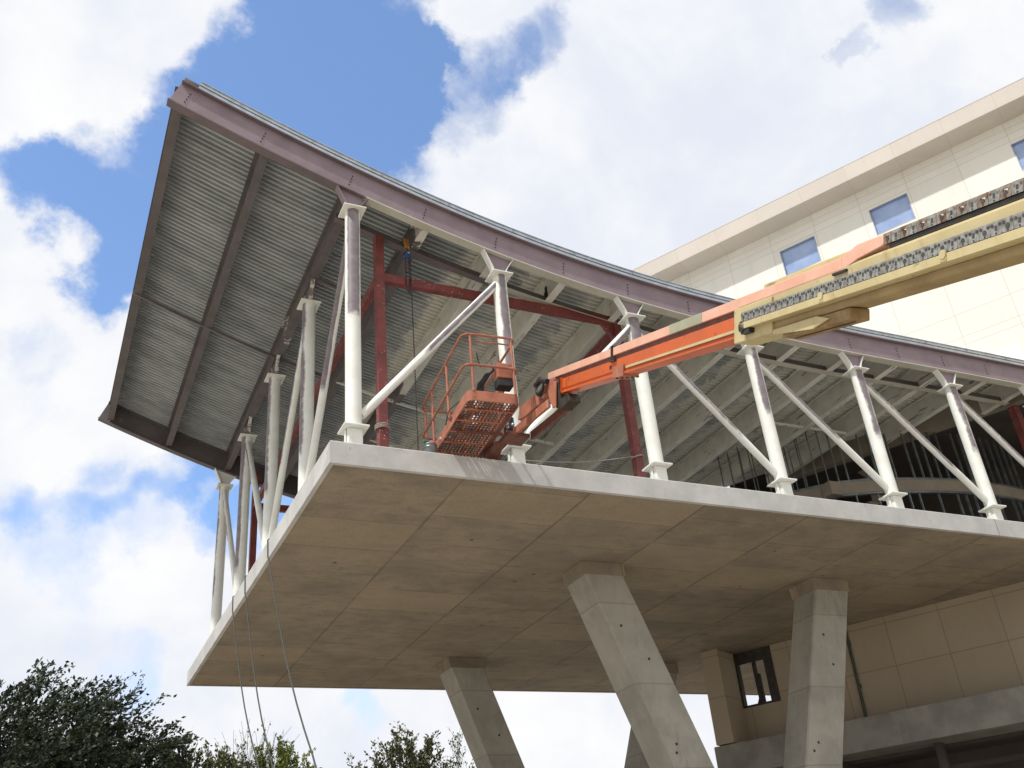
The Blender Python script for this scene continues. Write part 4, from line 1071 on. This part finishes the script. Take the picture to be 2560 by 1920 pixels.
# ------------------------------------------------------------------ trees beyond the site
def leafmat(name, c1, c2, c3):
    m, nt, b = new_mat(name); p = POS(nt)
    n = NOISE(nt, p, .9, 4); n2 = NOISE(nt, p, 9, 2)
    c = MIX(nt, SS(nt, n, .35, .65), c1, c2); c = MIX(nt, SS(nt, n2, .5, .7), c, c3)
    link(nt, c, b.inputs['Base Color']); b.inputs['Roughness'].default_value = .55
    b.inputs['Specular IOR Level'].default_value = .3
    return m
def make_tree(base, crown, rad, nlimb, nleaf, lsize, mat, label, name='tree', spray=(.5, 0, .6), dens=1.0, seed=1, tw=.5, outline=None, trunk_r=.4, shell=.55):
    rnd = random.Random(seed)
    t = empty(name, base, label, 'tree')
    b0 = Vector(base); cc = Vector(crown)
    tb = MB(); fork = Vector((b0.x + (cc.x - b0.x) * .6, b0.y, cc.z - rad[2] * .75))
    tb.tube([Vector((0, 0, 0)), (fork - b0) * .5 + Vector((.15, 0, 0)), fork - b0], [trunk_r, trunk_r * .75, trunk_r * .6], 9)
    lf = MB()
    sv = Vector(spray)
    def leaf(p, dr):
        L = lsize * rnd.uniform(.6, 1.3); a = (dr + Vector((rnd.gauss(0, .7), rnd.gauss(0, .7), rnd.gauss(0, .6)))).normalized()
        sd_ = a.cross(Vector((rnd.gauss(0, 1), rnd.gauss(0, 1), rnd.gauss(0, 1)))).normalized() * L * .26
        m_ = p + a * L * .45
        o = len(lf.v); lf.v += [tuple(p), tuple(m_ + sd_), tuple(p + a * L), tuple(m_ - sd_)]
        lf.f.append((o, o + 1, o + 2, o + 3)); lf.sm.append(False); lf.mi.append(0)
    per = max(1, int(nleaf / (nlimb * 9)))
    for i in range(nlimb):
        th = rnd.uniform(0, 2 * math.pi); u = rnd.uniform(-.75, 1); q = math.sqrt(max(0, 1 - u * u))
        rr = rnd.uniform(shell, 1.0) ** .6
        tip = cc + Vector((rad[0] * q * math.cos(th), rad[1] * q * math.sin(th), rad[2] * u)) * rr
        st = fork + (tip - fork) * rnd.uniform(.0, .25)
        mid = (st + tip) * .5 + Vector((rnd.gauss(0, .3), rnd.gauss(0, .3), -.25))
        lr = trunk_r * .22 * rnd.uniform(.6, 1)
        tb.tube([st - b0, mid - b0, mid + (tip - mid) * .72 - b0], [lr, lr * .6, lr * .2], 5)
        for k in range(9):
            f = rnd.uniform(.5, 1.0); p0 = mid + (tip - mid) * (f * 2 - 1) if f > .5 else mid
            out_ = ((p0 - cc).normalized() * .6 + sv + Vector((rnd.gauss(0, .35), rnd.gauss(0, .35), rnd.gauss(0, .25)))).normalized()
            tl = tw * rnd.uniform(.5, 1.5)
            tb.tube([p0 - b0, p0 + out_ * tl - b0], [lr * .3, .008], 3, caps=False)
            for _ in range(per):
                g_ = rnd.uniform(.05, 1.05)
                leaf(p0 + out_ * tl * g_ + Vector((rnd.gauss(0, .075), rnd.gauss(0, .075), rnd.gauss(0, .06))) * tl - b0, out_)
    tb.build('trunk', m_bark, t, fix=False)
    lf.build('crown', mat, t, fix=False)
L_dark = leafmat('dark_leaves', (.024, .036, .020), (.036, .050, .024), (.045, .062, .030))
L_olive = leafmat('olive_leaves', (.15, .17, .045), (.20, .24, .05), (.11, .12, .045))
L_oliv2 = leafmat('dusty_olive_leaves', (.10, .115, .045), (.14, .15, .06), (.085, .085, .04))
L_mid = leafmat('mid_leaves', (.055, .07, .025), (.09, .10, .035), (.12, .10, .05))
L_thin = leafmat('thin_leaves', (.075, .088, .035), (.105, .115, .045), (.125, .09, .05))
make_tree((-6.5, 30, GZ), (-5.3, 29.6, -5.2), (7.3, 5.6, 7.4), 520, 190000, .215, L_dark, 'big dark broadleaf tree filling the lower left corner', spray=(.85, 0, .28), seed=3, tw=1.25)
make_tree((1.0, 31, GZ), (1.1, 31, -4.9), (2.6, 2.4, 3.9), 130, 24000, .20, L_mid, 'small dark green tree at the right foot of the big dark one', spray=(.3, 0, .6), seed=5, tw=.7, trunk_r=.25)
make_tree((3.4, 30, GZ), (3.5, 30, -4.8), (2.2, 2, 3.7), 120, 30000, .17, L_oliv2, 'dull green bush-like treetop left of the hanging ropes', spray=(.1, 0, .8), seed=6, tw=.7, trunk_r=.22)
make_tree((5.4, 28.5, GZ), (5.6, 28.5, -4.3), (1.75, 1.6, 3.2), 120, 34000, .16, L_olive, 'yellow green treetop beside the rightmost hanging rope', spray=(.1, 0, .5), seed=7, tw=.5, trunk_r=.2)
make_tree((4.6, 29.5, GZ), (4.6, 29.5, -3.5), (1.6, 1.2, 2.9), 34, 500, .16, L_thin, 'bare twiggy sapling behind the yellow green treetop', spray=(.1, 0, 1.2), seed=8, tw=1.0, trunk_r=.12)
make_tree((11.1, 26.3, GZ), (11.0, 26.3, -4.3), (1.9, 1.8, 2.9), 110, 15000, .18, L_thin, 'sparse brownish tree just left of the far strut', spray=(0, 0, .7), seed=9, tw=.7, trunk_r=.16)
make_tree((8.6, 27.4, GZ), (8.7, 27.4, -4.9), (1.3, 1.3, 2.2), 60, 7000, .17, L_thin, 'low sparse sapling between the yellow green tree and the brownish tree', spray=(0, 0, .8), seed=10, tw=.6, trunk_r=.12)
make_tree((13.2, 25.6, GZ), (13.3, 25.6, -3.6), (.7, .7, 2.5), 20, 800, .16, L_thin, 'thin nearly bare sapling touching the far strut', spray=(0, 0, 1.0), seed=11, tw=.7, trunk_r=.08)
